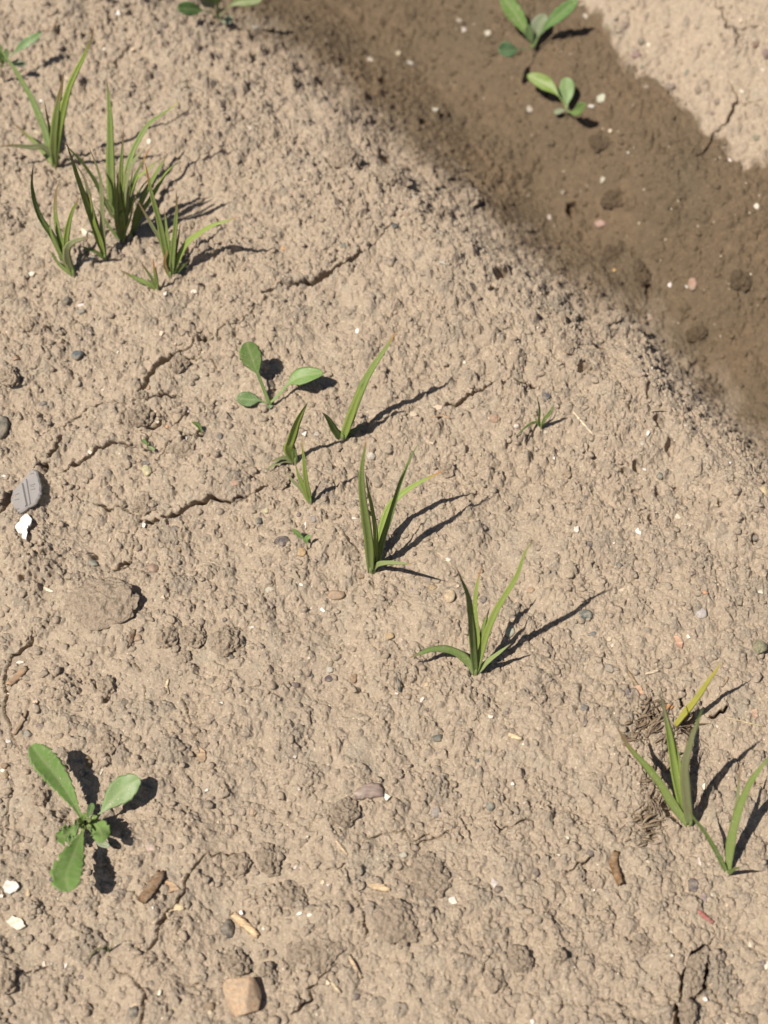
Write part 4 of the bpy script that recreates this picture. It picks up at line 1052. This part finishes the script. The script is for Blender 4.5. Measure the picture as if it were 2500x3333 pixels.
straw('T7', [(1010,760),(1000,800),(1012,840)], 16, (0.60, 0.45, 0.28), 'curved pale straw bit above the brown bark flake')
straw('T7', [(265,210),(290,222),(318,232)], 18, (0.80, 0.70, 0.52), 'cream straw bit left of the big grey clod')
straw('T11', [(545,255),(575,295),(608,332)], 16, (0.55, 0.42, 0.27), 'thin straw bit up and right of the smooth tan stick')
straw('T11', [(515,1105),(540,1135),(565,1162)], 20, (0.58, 0.46, 0.30), 'short straw bit right of the beige rock')
straw('T11', [(622,948),(655,1010),(690,1075)], 22, (0.46, 0.34, 0.22), 'long flat straw bit above right of the beige rock', flat=.3)
twig('wood_chip', 'T11', [(748,520),(800,530),(855,545)], 44, (0.58, 0.42, 0.26), 'tan pointed wood chip between the shell fragment and the bottom edge', 'wood chip', flat=.35, taper=.5, land='the tan pointed wood chip')
straw('T8', [(382,950),(380,980),(382,1008)], 12, (0.12, 0.08, 0.05), 'tiny dark upright straw bit left of centre')
straw('T8', [(1585,1092),(1615,1105),(1648,1115)], 22, (0.66, 0.50, 0.30), 'yellowish straw bit between the slate pebbles')
straw('T9', [(925,728),(960,718),(998,710)], 18, (0.66, 0.54, 0.38), 'pale straw bit left of the yellow blade')
straw('T9', [(108,1092),(140,1105),(172,1115)], 26, (0.68, 0.52, 0.32), 'tan straw bit left of the spreading lower-right seedling')
straw('R8', [(1180,645),(1300,665),(1420,695),(1530,720)], 14, (0.60, 0.48, 0.28), 'long thin straw right of the yellow blade')
straw('R8', [(1130,340),(1165,300),(1190,255)], 18, (0.30, 0.20, 0.10), 'curved brown straw right of the yellow blade tip')
straw('T6', [(490,820),(540,880),(610,960)], 12, (0.70, 0.57, 0.40), 'thin pale straw right of the tiny seedling near the ridge')
straw('T6', [(960,812),(1040,808),(1110,835)], 12, (0.42, 0.33, 0.23), 'thin grey straw on the crest of the ridge')
straw('T5', [(1130,845),(1175,843),(1220,852)], 18, (0.50, 0.33, 0.20), 'brown straw bit beside the crack right of centre')
straw('T5', [(1150,1660),(1200,1690),(1235,1730)], 8, (0.62, 0.48, 0.33), 'hair-fine straw right of the large middle seedling')
twig('seed_husk', 'T9', [(820,715),(850,765),(875,800)], 20, (0.24, 0.17, 0.10), 'grey-brown husk stalk above the dead leaf mat', 'husk')
slab('bark_flake', 'T9', [(850,800),(890,795),(915,840),(905,860),(870,840)], 0.0008, WOOD, (0.50, 0.30, 0.19), .5, label='reddish papery flake above the dead leaf mat', cat='flake')
slab('bark_flake', 'T9', [(1090,500),(1120,495),(1150,540),(1140,575),(1105,555)], 0.0008, WOOD, (0.50, 0.30, 0.20), .4, label='pinkish papery flake above the yellow blade', cat='flake')
slab('bark_flake', 'T9', [(1025,925),(1060,908),(1095,918),(1070,942),(1035,945)], 0.0010, WOOD, (0.55, 0.25, 0.08), .8, label='orange seed scale at the foot of the yellow blade', cat='flake')
slab('bark_flake', 'T9', [(1560,940),(1590,935),(1600,985),(1575,1000)], 0.0008, WOOD, (0.42, 0.27, 0.18), .4, label='brown papery flake near the right edge above the right-edge seedling', cat='flake')
slab('seed_husk', 'R3', [(893,1285),(960,1300),(1040,1335),(1090,1385),(1010,1425),(925,1415),(905,1350)], 0.0012, CHIP, (0.62, 0.55, 0.42), 1.0, (-0.1, -0.15), .8, True, label='papery pale husk caught under the curled-over seedling', cat='husk')
slab('dark_flake', 'P5', [(680,195),(790,245),(835,345),(760,430),(690,430),(675,330)], 0.0016, STONE, (0.07, 0.072, 0.08), .5, (0.05, -0.05), label='dark pointed flake above the tiny seedling near the ridge', cat='flake')
# brown mat of dead leaves by the lower right seedling
def dead_mat():
    c0 = hit(*P('R8', (470, 1500)))
    t = thing('dead_leaf_mat', 'brown fibrous mat of dead leaves beside the spreading lower-right seedling', 'dead leaves', c0)
    q = random.Random(8)
    groups = [('fibre_tuft', [(330,720,530,560),(350,800,420,640),(330,830,560,600),(300,560,520,540),(360,700,480,600),(420,520,600,540)], 90, (0.19, 0.13, 0.08)),
              ('fibre_tuft', [(480,1560,540,1330),(300,1600,540,1560),(320,1700,560,1600),(430,1330,470,1560),(300,1780,520,1740),(500,1300,510,1100)], 110, (0.27, 0.195, 0.125)),
              ('fibre_tuft', [(600,900,760,840),(520,960,640,880),(680,1080,880,1030),(700,760,860,740),(620,880,700,1040)], 70, (0.15, 0.10, 0.062))]
    for name, lines, cnt, col in groups:
        vs, fs = [], []
        for k in range(cnt):
            l = q.choice(lines)
            j = lambda: q.gauss(0, 48)
            a = (l[0] + j(), l[1] + j()); b = (l[2] + j() * 1.6, l[3] + j() * 1.6)
            if q.random() < .3: b = (a[0] + q.gauss(0, 110), a[1] + q.gauss(0, 110))
            s0 = q.uniform(0, .4); s1 = q.uniform(.6, 1)
            A = hit(*P('R8', (a[0] + (b[0] - a[0]) * s0, a[1] + (b[1] - a[1]) * s0)), q.uniform(-.0008, .0014)); B = hit(*P('R8', (a[0] + (b[0] - a[0]) * s1, a[1] + (b[1] - a[1]) * s1)), q.uniform(-.0008, .0014))
            Mid = A.lerp(B, .5) + Vector((q.gauss(0, .0008), q.gauss(0, .0008), q.uniform(-.0002, .0022)))
            cs = catmull([A, Mid, B], 6); w = q.choice((.0001, .00012, .00018, .0003, .0007)); th = .0001
            o0 = len(vs)
            for i, c in enumerate(cs):
                tt = (cs[min(6, i + 1)] - cs[max(0, i - 1)]).normalized(); wd = tt.cross(Vector((q.uniform(-.2, .2), -.3, 1))).normalized(); nr = wd.cross(tt)
                f = 1 - .6 * abs(2 * i / 6 - 1) ** 2
                for e1, e2 in ((1, 0), (0, 1), (-1, 0), (0, -1)): vs.append(c + wd * (e1 * w * f) + nr * (e2 * th) - c0)
            for i in range(6):
                for e in range(4): fs.append((o0 + i * 4 + e, o0 + i * 4 + (e + 1) % 4, o0 + i * 4 + 4 + (e + 1) % 4, o0 + i * 4 + 4 + e))
        o = mesh_obj(name, vs, fs, WOOD, t); o.color = (*col, 1)
    LAND.append(('the dead leaf mat', *P('R8', (470, 1300))))
dead_mat()

# larger dry clods that sit on the surface
CLODS = [('T7',610,290,215,130,-.35,.30,'widest rough grey clod above the rosette weed'), ('T7',1000,505,58,56,0,.55,'leftmost of three round clods right of the widest clod'),
 ('T7',1165,495,72,58,-.3,.55,'middle of three round clods right of the widest clod'), ('T7',1365,530,84,80,0,.55,'rightmost and roundest of the three clods right of the widest clod'),
 ('T7',1110,620,32,32,0,.7,'small brown clod just under the three round clods'), ('T7',640,800,50,60,.5,.6,'tall lumpy clod between the widest clod and the rosette weed'),
 ('T7',665,1140,54,58,0,.4,'low crumbly clod above the rosette weed'), ('T8',600,1560,80,70,.3,.5,'rounded clod under the brown shell fragment'),
 ('T7',245,1470,44,46,0,.7,'dark round clod left of the rosette weed'), ('T11',140,370,75,85,.4,.5,'broken clod up and left of the tan pointed wood chip'),
 ('T10',1440,400,70,56,-.4,.6,'dark-sided clod right of the bark flake and wood chip'), ('T10',1420,985,80,62,-.3,.5,'flat grey clod touching the top of the beige rock'),
 ('T10',1595,1025,40,40,0,.6,'hollow-sided clod to the upper right of the beige rock'), ('T10',45,1092,52,56,0,.6,'clod cut by the left edge near the bottom'),
 ('T11',1490,1090,55,52,0,.75,'dark shadowed clod near the bottom right of centre'), ('T12',170,960,66,66,.2,.55,'smooth mound-shaped clod left of the lower right crack'),
 ('T12',405,945,34,36,0,.7,'small egg-shaped clod right of the smooth mound-shaped clod'), ('T11',1105,470,105,115,.2,.22,'large low greenish-grey clod right of the tan pointed wood chip'),
 ('T11',900,750,120,110,.1,.25,'crumpled flat clod below the tan pointed wood chip'), ('T11',280,580,85,72,-.2,.35,'low clod right of the smooth tan stick'),
 ('T11',400,920,150,100,.2,.15,'broad low clod above and right of the beige rock'),
 ('T4',845,840,80,66,.2,.4,'cracked grey clod in the crack below the round-leaved weed'), ('T4',1075,530,56,40,.3,.5,'clod in the fork of the crack left of the round-leaved weed'),
 ('T4',1090,1040,82,58,.2,.35,'flat clod right of the tiny two-leaf sprout'), ('T4',855,715,40,34,0,.6,'small clod wedged in the wide crack'),
 ('T4',245,330,44,34,.3,.6,'dark clod at the left edge below the clump'), ('T4',60,600,50,50,.2,.5,'rounded clod near the left edge above the shard'), ('T4',185,290,30,42,0,.55,'upright clod left of the dark clod below the clump'),
 ('T4',870,1370,60,56,0,.5,'round clod above the long crack left of centre'), ('T5',1215,1165,36,36,0,.7,'dark clod at the orange tip of the large middle seedling'),
 ('T5',200,1215,72,66,.2,.45,'big clod between the yellowish and twisted-leaf seedlings'), ('T6',700,250,75,40,.2,.35,'pale crumb clod lying on the ridge by the pits'), ('T6',470,420,62,50,.3,.4,'loose clod on the ridge above the tiny seedling'),
 ('T2',1345,1190,72,52,.4,.55,'pale tan clod standing on the ridge crest beside the furrow'), ('T2',890,1070,96,70,.2,.45,'pale clod below the dark gap in the ridge crest'),
 ('T2',1180,1290,60,50,.3,.5,'blurred clod on the crest left of the pale tan clod'), ('T2',600,950,80,66,.1,.4,'blurred broad clod left of the dark gap in the crest'),
 ('T12',1215,1060,50,105,-.3,.55,'long grey lump along the lower right crack'), ('T12',1180,1290,48,70,-.2,.55,'grey lump at the bottom edge by the lower right crack'), ('T12',900,880,60,50,.2,.35,'low clod left of the lower right crack')]
WETCL = [('T3',750,1510,84,52,.3,.4,'dark damp clod in the middle of the furrow'), ('T3',1490,1680,56,58,.2,.4,'dark damp clod at the right edge of the furrow floor'), ('T3',900,1640,48,70,.2,.5,'steep dark clod at the foot of the ridge'),
 ('T3',660,850,70,50,.1,.35,'blurred damp clod below the small weed in the furrow'), ('T3',745,1190,80,50,.2,.3,'broad low damp clod left on the furrow floor'), ('T6',1230,340,60,44,.4,.45,'dark damp clod on the furrow-side slope of the ridge')]
def clod(crop, x, y, rx, ry, ang, flat, label, col=(0.40, 0.30, 0.205), grp='dry soil clods'):
    px, p, a, b, (ux, uy, n) = place_axes(crop, x, y, rx, ry, ang)
    vs, fs = ico(5)
    off = Vector((sr.uniform(0, 90), sr.uniform(0, 90), sr.uniform(0, 90)))
    cz = min(a, b) * flat
    big = max(a, b)
    out = []
    for v in vs:
        w = v * (1 + 0.30 * mnoise.noise(v * 1.4 + off) + 0.16 * mnoise.noise(v * 3.3 + off))
        q = ux * (w.x * a) + uy * (w.y * b) + n * (w.z * cz)
        g = 0.0006 * mnoise.noise(q * 330 + off) + 0.0005 * mnoise.noise(q * 1100 + off) - 0.0009 * abs(mnoise.noise(q * 220 + off * 2))
        d1 = mnoise.voronoi(q * 430 + off)[0][0]; d2 = mnoise.voronoi(q * 800 + off)[0][0]
        g += 0.0013 * max(0, 1 - d1 * d1 * 2.6) ** .6 + 0.0009 * max(0, 1 - d2 * d2 * 2.2) ** .6
        out.append(q + (v * 0.4 + n * 0.6) * g * min(1.0, big / 0.004))
    o = mesh_obj('soil_clod', out, fs, CLODM, None, p - n * (cz * 0.12))
    o.color = (*col, 1)
    tag(o, label, 'clod', grp)
for q in CLODS: clod(*q[:7], q[7], [v * m_ for m_ in [sr.uniform(.92, 1.08)] for v in (0.345, 0.275, 0.203)])
for q in WETCL: clod(*q[:6], q[6] * .6, q[7], (0.122, 0.088, 0.055), 'damp clods in the furrow')
LAND += [('the widest grey clod', *P('T7', (610, 290))), ('the three round clods', *P('T7', (1165, 510))), ('the pale clod on the ridge crest', *P('T2', (1345, 1190))), ('the dark gap in the crest', *P('T2', (830, 945))),
         ('the lower right crack', *P('T12', (1200, 1000))), ('the pits on the ridge', *P('T6', (640, 480))), ('the long crack left of centre', *P('T4', (1100, 1420))), ('the crack on the far bank', *P('T3', (1440, 520)))]

# pebbles and chips traced from the photograph: crop, x, y, rx, ry, colour
ST = '''T1 485 472 24 20 u|T1 765 1773 14 16 s|T2 225 1490 14 14 o|T2 585 1475 24 20 v|T2 890 1355 22 16 s|T4 467 472 36 30 s|T4 258 765 24 18 s|T4 8 905 42 75 d|T4 880 1170 30 34 y|T4 880 1118 32 18 s
T4 1005 898 14 16 o|T4 890 668 14 15 t|T4 1595 1405 20 17 y|T4 1550 1470 22 18 d|T4 1318 960 18 28 u|T4 1250 1068 13 13 b|T4 762 115 15 17 d|T4 490 212 28 16 g|T4 1048 290 10 9 d|T4 95 490 20 16 p|T4 1050 1515 28 20 u|T4 1070 1635 16 18 b
T4 400 145 24 22 u|T4 915 1750 36 32 p|T4 560 1718 30 20 g|T4 1410 1238 30 18 t|T5 755 1077 30 24 lg|T5 410 1455 25 20 g|T5 690 1585 14 15 b|T5 335 1655 26 30 o|T5 215 1600 50 40 d|T5 85 1465 26 16 d|T5 690 1795 22 22 b|T5 1500 855 24 22 t|T5 318 1430 13 15 d
T6 20 855 26 24 t|T6 590 1610 18 24 d|T6 765 1735 18 18 d|T6 320 933 28 15 lg|T6 1010 1195 22 20 v|T6 945 250 32 24 p|T6 1580 1570 22 16 d|T6 1640 1285 40 30 y|T6 460 1190 22 20 p|T7 165 1085 28 22 g|T7 530 1250 24 27 b
T7 905 1770 37 20 lg|T7 1350 400 15 13 d|T7 1620 220 30 20 lg|T7 1620 310 24 28 g|T7 1570 562 14 13 d|T7 1390 625 15 13 d|T7 1520 1555 25 24 t|T7 30 1280 28 18 b|T7 30 1335 26 20 b|T7 235 1030 25 11 u|T7 825 510 28 22 p
T8 545 250 50 28 t|T8 1225 260 36 34 y|T8 1220 215 20 10 d|T8 1120 208 32 17 t|T8 145 220 30 20 g|T8 1425 280 28 22 u|T8 862 498 28 20 t|T8 1150 1110 34 24 s|T8 1392 1245 17 13 s|T8 1470 1520 30 26 v|T8 505 700 22 20 lg
T8 500 757 28 20 d|T8 918 790 12 40 d|T8 1085 787 15 14 y|T8 40 1555 24 25 t|T8 650 755 24 26 b|T8 300 793 28 17 u|T8 395 735 14 12 d|T8 1090 945 12 13 d|T8 1585 470 28 32 lg|T8 994 220 14 14 g|T8 1565 960 14 10 u|T8 1140 1560 30 34 g
T9 572 372 48 28 s|T9 605 485 30 12 v|T9 1262 360 38 32 lg|T9 1280 238 20 12 o|T9 235 222 22 18 t|T9 555 928 25 18 s|T9 562 1018 18 26 d|T9 352 1020 14 13 d|T9 820 845 16 34 u|T9 960 203 16 12 u|T9 1200 120 24 14 u
T9 712 695 32 28 g|T9 1612 570 42 38 c|T9 770 80 18 16 s|T9 1555 738 16 20 d|T9 590 1800 22 20 u|T9 90 960 14 12 u|T10 1365 780 44 52 d|T10 320 483 28 17 s|T10 170 565 16 20 y|T10 460 815 24 22 t|T10 375 1335 18 12 s|T10 490 1068 20 14 u
T10 1490 590 18 7 u|T10 1260 1245 32 22 b|T10 810 1280 40 34 d|T11 1512 545 28 20 u|T11 950 340 24 18 lg|T11 660 1185 24 22 u|T11 1015 415 20 26 g|T12 1215 525 36 42 d|T12 1275 600 24 38 g|T12 985 460 16 9 d|T12 885 960 18 14 u
T12 1625 985 18 20 u|T12 265 440 22 26 u|T12 425 785 12 12 d|T3 650 1345 36 28 p|T3 1205 1705 26 34 p|T3 735 1620 15 13 o|T3 660 590 30 26 lg|T3 1045 215 26 10 b|T3 1170 435 16 22 c|T3 1065 465 16 20 c|T3 1350 610 20 22 c|T3 1320 680 15 14 c
T3 700 165 18 14 c|T3 895 250 22 16 c|T3 1590 830 22 18 c|T3 1580 265 22 20 c|T3 1240 540 24 22 c|T3 905 400 14 11 c|T3 930 525 20 18 c|T3 800 150 26 22 c|T3 1640 320 20 28 c|T3 850 45 16 12 c|T3 870 330 30 24 c|T3 1075 520 26 22 c'''
CH = '''T1 218 795 18 16|T1 895 850 18 16|T1 860 150 14 14|T1 795 297 14 12|T1 708 82 22 26|T1 560 1198 10 9|T1 990 1762 13 13|T1 1165 1752 27 12|T1 190 1650 25 22|T1 245 608 11 9|T1 550 1555 12 17|T1 398 468 11 15|T1 625 297 13 10
T2 25 770 22 20|T2 520 1660 28 15|T2 1010 1180 18 16|T2 985 380 22 20|T2 740 365 22 20|T2 1310 180 22 22|T2 1450 200 22 22|T2 1285 125 20 20|T2 1180 1580 26 13|T2 1140 660 20 20|T2 60 170 26 22|T2 915 320 18 18
T3 1497 120 15 27|T3 565 100 19 17|T3 545 30 18 17|T3 940 272 12 10|T3 600 640 20 18|T3 1430 965 9 20|T3 1590 1240 20 18|T3 820 917 8 8|T3 667 1080 14 22|T3 1505 550 14 14|T3 1625 420 14 11|T3 1070 1710 13 16|T3 1120 1205 7 7|T3 710 785 12 12|T3 430 1160 14 14|T3 345 1305 14 14|T3 885 1340 7 7|T3 1555 1645 8 7|T3 1425 1705 9 6|T3 230 655 20 18|T3 1170 1720 10 10
T4 965 345 22 20|T4 540 338 15 10|T4 1050 403 9 9|T4 707 455 9 11|T4 345 405 10 8|T4 540 1055 20 11|T4 25 1195 20 14|T4 932 808 15 10|T4 945 873 17 12|T4 862 1494 15 14|T4 658 1583 10 13|T4 1485 1610 15 9|T4 618 682 11 9|T4 492 175 24 13|T4 1130 810 9 10|T4 1118 972 10 9
T5 668 328 18 15|T5 422 948 17 15|T5 650 1450 21 12|T5 357 1495 10 22|T5 1215 1700 16 12|T5 1620 900 18 12|T5 1150 790 30 18|T5 1313 518 13 10|T5 1590 463 10 9|T5 1115 1000 13 8|T5 1000 830 26 22|T5 10 1610 15 11|T5 350 945 20 20
T6 147 900 18 12|T6 373 1090 13 13|T6 513 1515 21 20|T6 880 1530 18 20|T6 1118 1443 16 15|T6 1047 460 9 8|T6 1430 1120 12 9|T6 985 1420 8 8|T6 115 465 10 9|T6 905 1000 14 20|T6 940 940 10 17|T6 920 1160 11 14|T6 1187 645 8 10|T6 960 550 8 8|T6 1190 1495 8 8|T6 735 1600 8 9
T7 978 268 20 14|T7 120 658 23 10|T7 213 893 18 14|T7 50 1130 21 15|T7 610 1315 10 28|T7 420 320 14 10|T7 1510 450 18 9|T7 1240 1425 12 14|T7 1308 1615 10 9|T7 1000 405 11 8|T7 1328 900 14 11|T7 1480 890 22 9|T7 18 1305 13 10|T7 205 928 7 6
T8 330 190 16 12|T8 458 340 20 16|T8 297 1222 17 14|T8 1602 1385 12 9|T8 845 1465 20 20|T8 1218 42 16 12|T8 1060 885 14 20|T8 905 845 14 9|T8 35 450 18 9|T8 320 1415 14 12|T8 370 1700 10 9|T8 1465 980 17 16|T8 1270 200 10 9|T8 392 333 7 9|T8 380 630 11 9|T8 250 1245 8 9|T8 1495 1460 7 8
T9 705 517 20 13|T9 727 553 19 13|T9 785 220 30 11|T9 1613 232 16 15|T9 1182 500 13 13|T9 165 1078 10 8|T9 125 1385 11 9|T9 1275 1400 11 24|T9 1352 1040 8 12|T9 198 1497 8 7|T9 880 1385 12 7|T9 405 1815 14 14|T9 455 1710 18 12
T10 10 583 11 12|T10 397 1000 17 16|T10 310 990 11 9|T10 265 990 13 18|T10 805 1243 22 13|T10 1262 1285 18 16|T10 955 1165 13 17|T10 1582 780 11 8|T10 1448 685 12 16|T10 917 655 7 9|T10 1310 140 9 9
T11 1490 508 20 22|T11 1240 612 30 19|T11 325 690 22 8|T11 385 698 16 11|T11 460 500 18 15|T11 490 1105 16 15|T11 108 780 10 9|T11 300 410 10 12|T11 370 227 10 9|T11 425 1293 10 9|T11 870 1133 9 8|T11 500 517 14 9|T11 850 348 8 8
T12 1322 578 10 10|T12 1410 640 12 13|T12 1407 773 9 8|T12 1245 375 11 25|T12 388 828 18 13|T12 242 876 11 12|T12 1082 940 15 11|T12 1550 875 12 16|T12 1645 1000 13 24|T12 1282 1203 12 20|T12 245 1340 14 16|T12 1080 800 7 7|T12 935 378 16 6|T12 480 612 8 8|T12 615 548 7 8'''
CW = {'u': 'purplish', 's': 'slate-blue', 'd': 'dark grey', 'v': 'greenish grey', 'o': 'orange', 't': 'tan', 'y': 'pale yellow', 'b': 'dark brown', 'g': 'grey', 'lg': 'light grey', 'p': 'reddish', 'c': 'soil-coloured'}
recs = []
for s in ST.replace('\n', '|').split('|'):
    cr, x, y, rx, ry, c = s.split(); x, y, rx, ry = map(float, (x, y, rx, ry))
    col = tuple(v * sr.uniform(.88, 1.1) for v in COLS[c])
    o, px = pebble(cr, x, y, rx * 1.06, ry * 1.06, col, sr.uniform(-.25, .25), sr.uniform(.55, .8), sr.uniform(.36, .52), sr.uniform(.15, .32), mat=CLODM if c == 'c' else None)
    sz = 'large' if max(rx, ry) > 38 else 'small' if max(rx, ry) < 19 else 'medium'
    sh = 'long' if max(rx, ry) / min(rx, ry) > 1.55 else 'rounded'
    recs.append((o, px, '%s %s %s' % (sz, sh, CW[c]), 'pebble'))
for s in CH.replace('\n', '|').split('|'):
    cr, x, y, rx, ry = s.split(); x, y, rx, ry = map(float, (x, y, rx, ry))
    v = sr.choice(('w', 'w', 'ww', 'cream'))
    col = tuple(q * sr.uniform(.92, 1.02) for q in (COLS.get(v) or (0.56, 0.45, 0.32)))
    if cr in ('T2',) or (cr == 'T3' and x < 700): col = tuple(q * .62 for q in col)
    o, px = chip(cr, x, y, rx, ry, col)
    sz = 'large' if max(rx, ry) > 19 else 'tiny' if max(rx, ry) < 10.5 else 'small'
    sh = 'slim' if max(rx, ry) / min(rx, ry) > 1.6 else 'squarish'
    recs.append((o, px, '%s %s %s' % (sz, sh, 'cream' if v == 'cream' else 'white'), 'chip'))
# say which one: nearest landmark and the side of it
def side(dx, dy):
    a = math.degrees(math.atan2(-dy, dx)) % 360
    return ['right of', 'up and right of', 'above', 'up and left of', 'left of', 'down and left of', 'below', 'down and right of'][int((a + 22.5) // 45) % 8]
by = {}
for o, px, desc, kind in recs:
    L = min(LAND, key=lambda l: math.hypot(px[0] - l[1], px[1] - l[2]))
    dx, dy = px[0] - L[1], px[1] - L[2]
    by.setdefault((desc, kind, side(dx, dy), L[0]), []).append((math.hypot(dx, dy), o))
ORD = ['nearest', 'second nearest', 'third nearest', 'fourth nearest', 'fifth nearest']
for (desc, kind, sd_, lm), items in by.items():
    items.sort(key=lambda q: q[0])
    for i, (d, o) in enumerate(items):
        lab = '%s %s %s %s' % (desc, kind, sd_, lm)
        if len(items) > 1: lab = '%s %s %s' % ((ORD[i] if not (i == len(items) - 1) else 'farthest'), lab, '') 
        lab = lab.strip()
        if len(lab.split()) > 16: lab = lab.replace('second nearest', 'second').replace('third nearest', 'third').replace(' medium ', ' ').replace(' rounded ', ' ').replace('seedling with the tall thin blade', 'tall thin seedling')
        tag(o, lab, kind, 'pale chips strewn on the soil' if kind == 'chip' else 'pebbles lying in the soil')

# ------------------------------------------------------------------ loose crumbs and grit nobody could count
def scatter_mesh(name, count, r0, r1, mat, label, seed, sub=2, flat=0.8, bright=None):
    q = random.Random(seed)
    base, fcs = ico(sub)
    base = np.array([tuple(v) for v in base]); F = np.array(fcs)
    tmpl = []
    for k in range(10):
        off = Vector((q.uniform(0, 99), q.uniform(0, 99), q.uniform(0, 99)))
        s = np.array([1 + 0.45 * mnoise.noise(Vector(v) * 1.6 + off) + 0.25 * mnoise.noise(Vector(v) * 4 + off) for v in base])
        tmpl.append(base * s[:, None])
    V, FF, W_ = [], [], []
    n0 = 0; made = 0
    while made < count:
        x = q.uniform(X0 - .01, X1 + .01); y = q.uniform(Y0 - .01, Y1 + .01)
        made += 1
        if q.random() > density(x, y): continue
        if float(pnoise(x / .022, y / .022, 14)) < -0.1 and q.random() < .5: continue
        r = r0 + (r1 - r0) * q.random() ** 2.1
        z = float(ground(x, y))
        if CR[min(NY - 1, ys_i(y)), min(NX - 1, xs_i(x))] > 0.0002: continue
        a = q.uniform(0, 6.28); ca, sa = math.cos(a), math.sin(a)
        t = tmpl[q.randrange(10)] * r * np.array([q.uniform(.8, 1.4), q.uniform(.6, 1.1), flat * q.uniform(.7, 1.1)])
        t = np.stack([t[:, 0] * ca - t[:, 1] * sa + x, t[:, 0] * sa + t[:, 1] * ca + y, t[:, 2] + z - r * 0.08], axis=1)
        V.append(t); FF.append(F + n0); n0 += len(t)
        i, j = min(NX - 1, xs_i(x)), min(NY - 1, ys_i(y))
        W_.append(np.full(len(t), WET[j, i]))
    V = np.concatenate(V); FF = np.concatenate(FF)
    me = bpy.data.meshes.new(name)
    me.vertices.add(len(V)); me.vertices.foreach_set('co', V.astype(np.float32).ravel())
    me.loops.add(len(FF) * 3); me.loops.foreach_set('vertex_index', FF.astype(np.int32).ravel())
    me.polygons.add(len(FF)); me.polygons.foreach_set('loop_start', np.arange(0, len(FF) * 3, 3, dtype=np.int32))
    me.polygons.foreach_set('use_smooth', np.ones(len(FF), dtype=bool))
    me.update()
    a = me.attributes.new('wet', 'FLOAT', 'POINT'); a.data.foreach_set('value', np.concatenate(W_).astype(np.float32))
    a = me.attributes.new('clod', 'FLOAT', 'POINT'); a.data.foreach_set('value', np.full(len(V), 0.7, dtype=np.float32))
    a = me.attributes.new('tone', 'FLOAT', 'POINT'); a.data.foreach_set('value', np.repeat(np.random.default_rng(seed).choice([0, 0, .1, .2, .35, .6], len(V) // len(base)), len(base)).astype(np.float32))
    me.materials.append(mat)
    o = bpy.data.objects.new(name, me); COL.objects.link(o)
    if bright: o.color = (*bright, 1)
    tag(o, label, None, None, 'stuff')
scatter_mesh('soil_crumbs', 23000, 0.00035, 0.0017, SOIL, 'loose crumbs of the same tan soil strewn over the surface', 4)
scatter_mesh('pale_grit', 1100, 0.00022, 0.00055, CHIP, 'fine pale sand grains and grit on the soil', 6, 1, .8, (0.74, 0.64, 0.50))
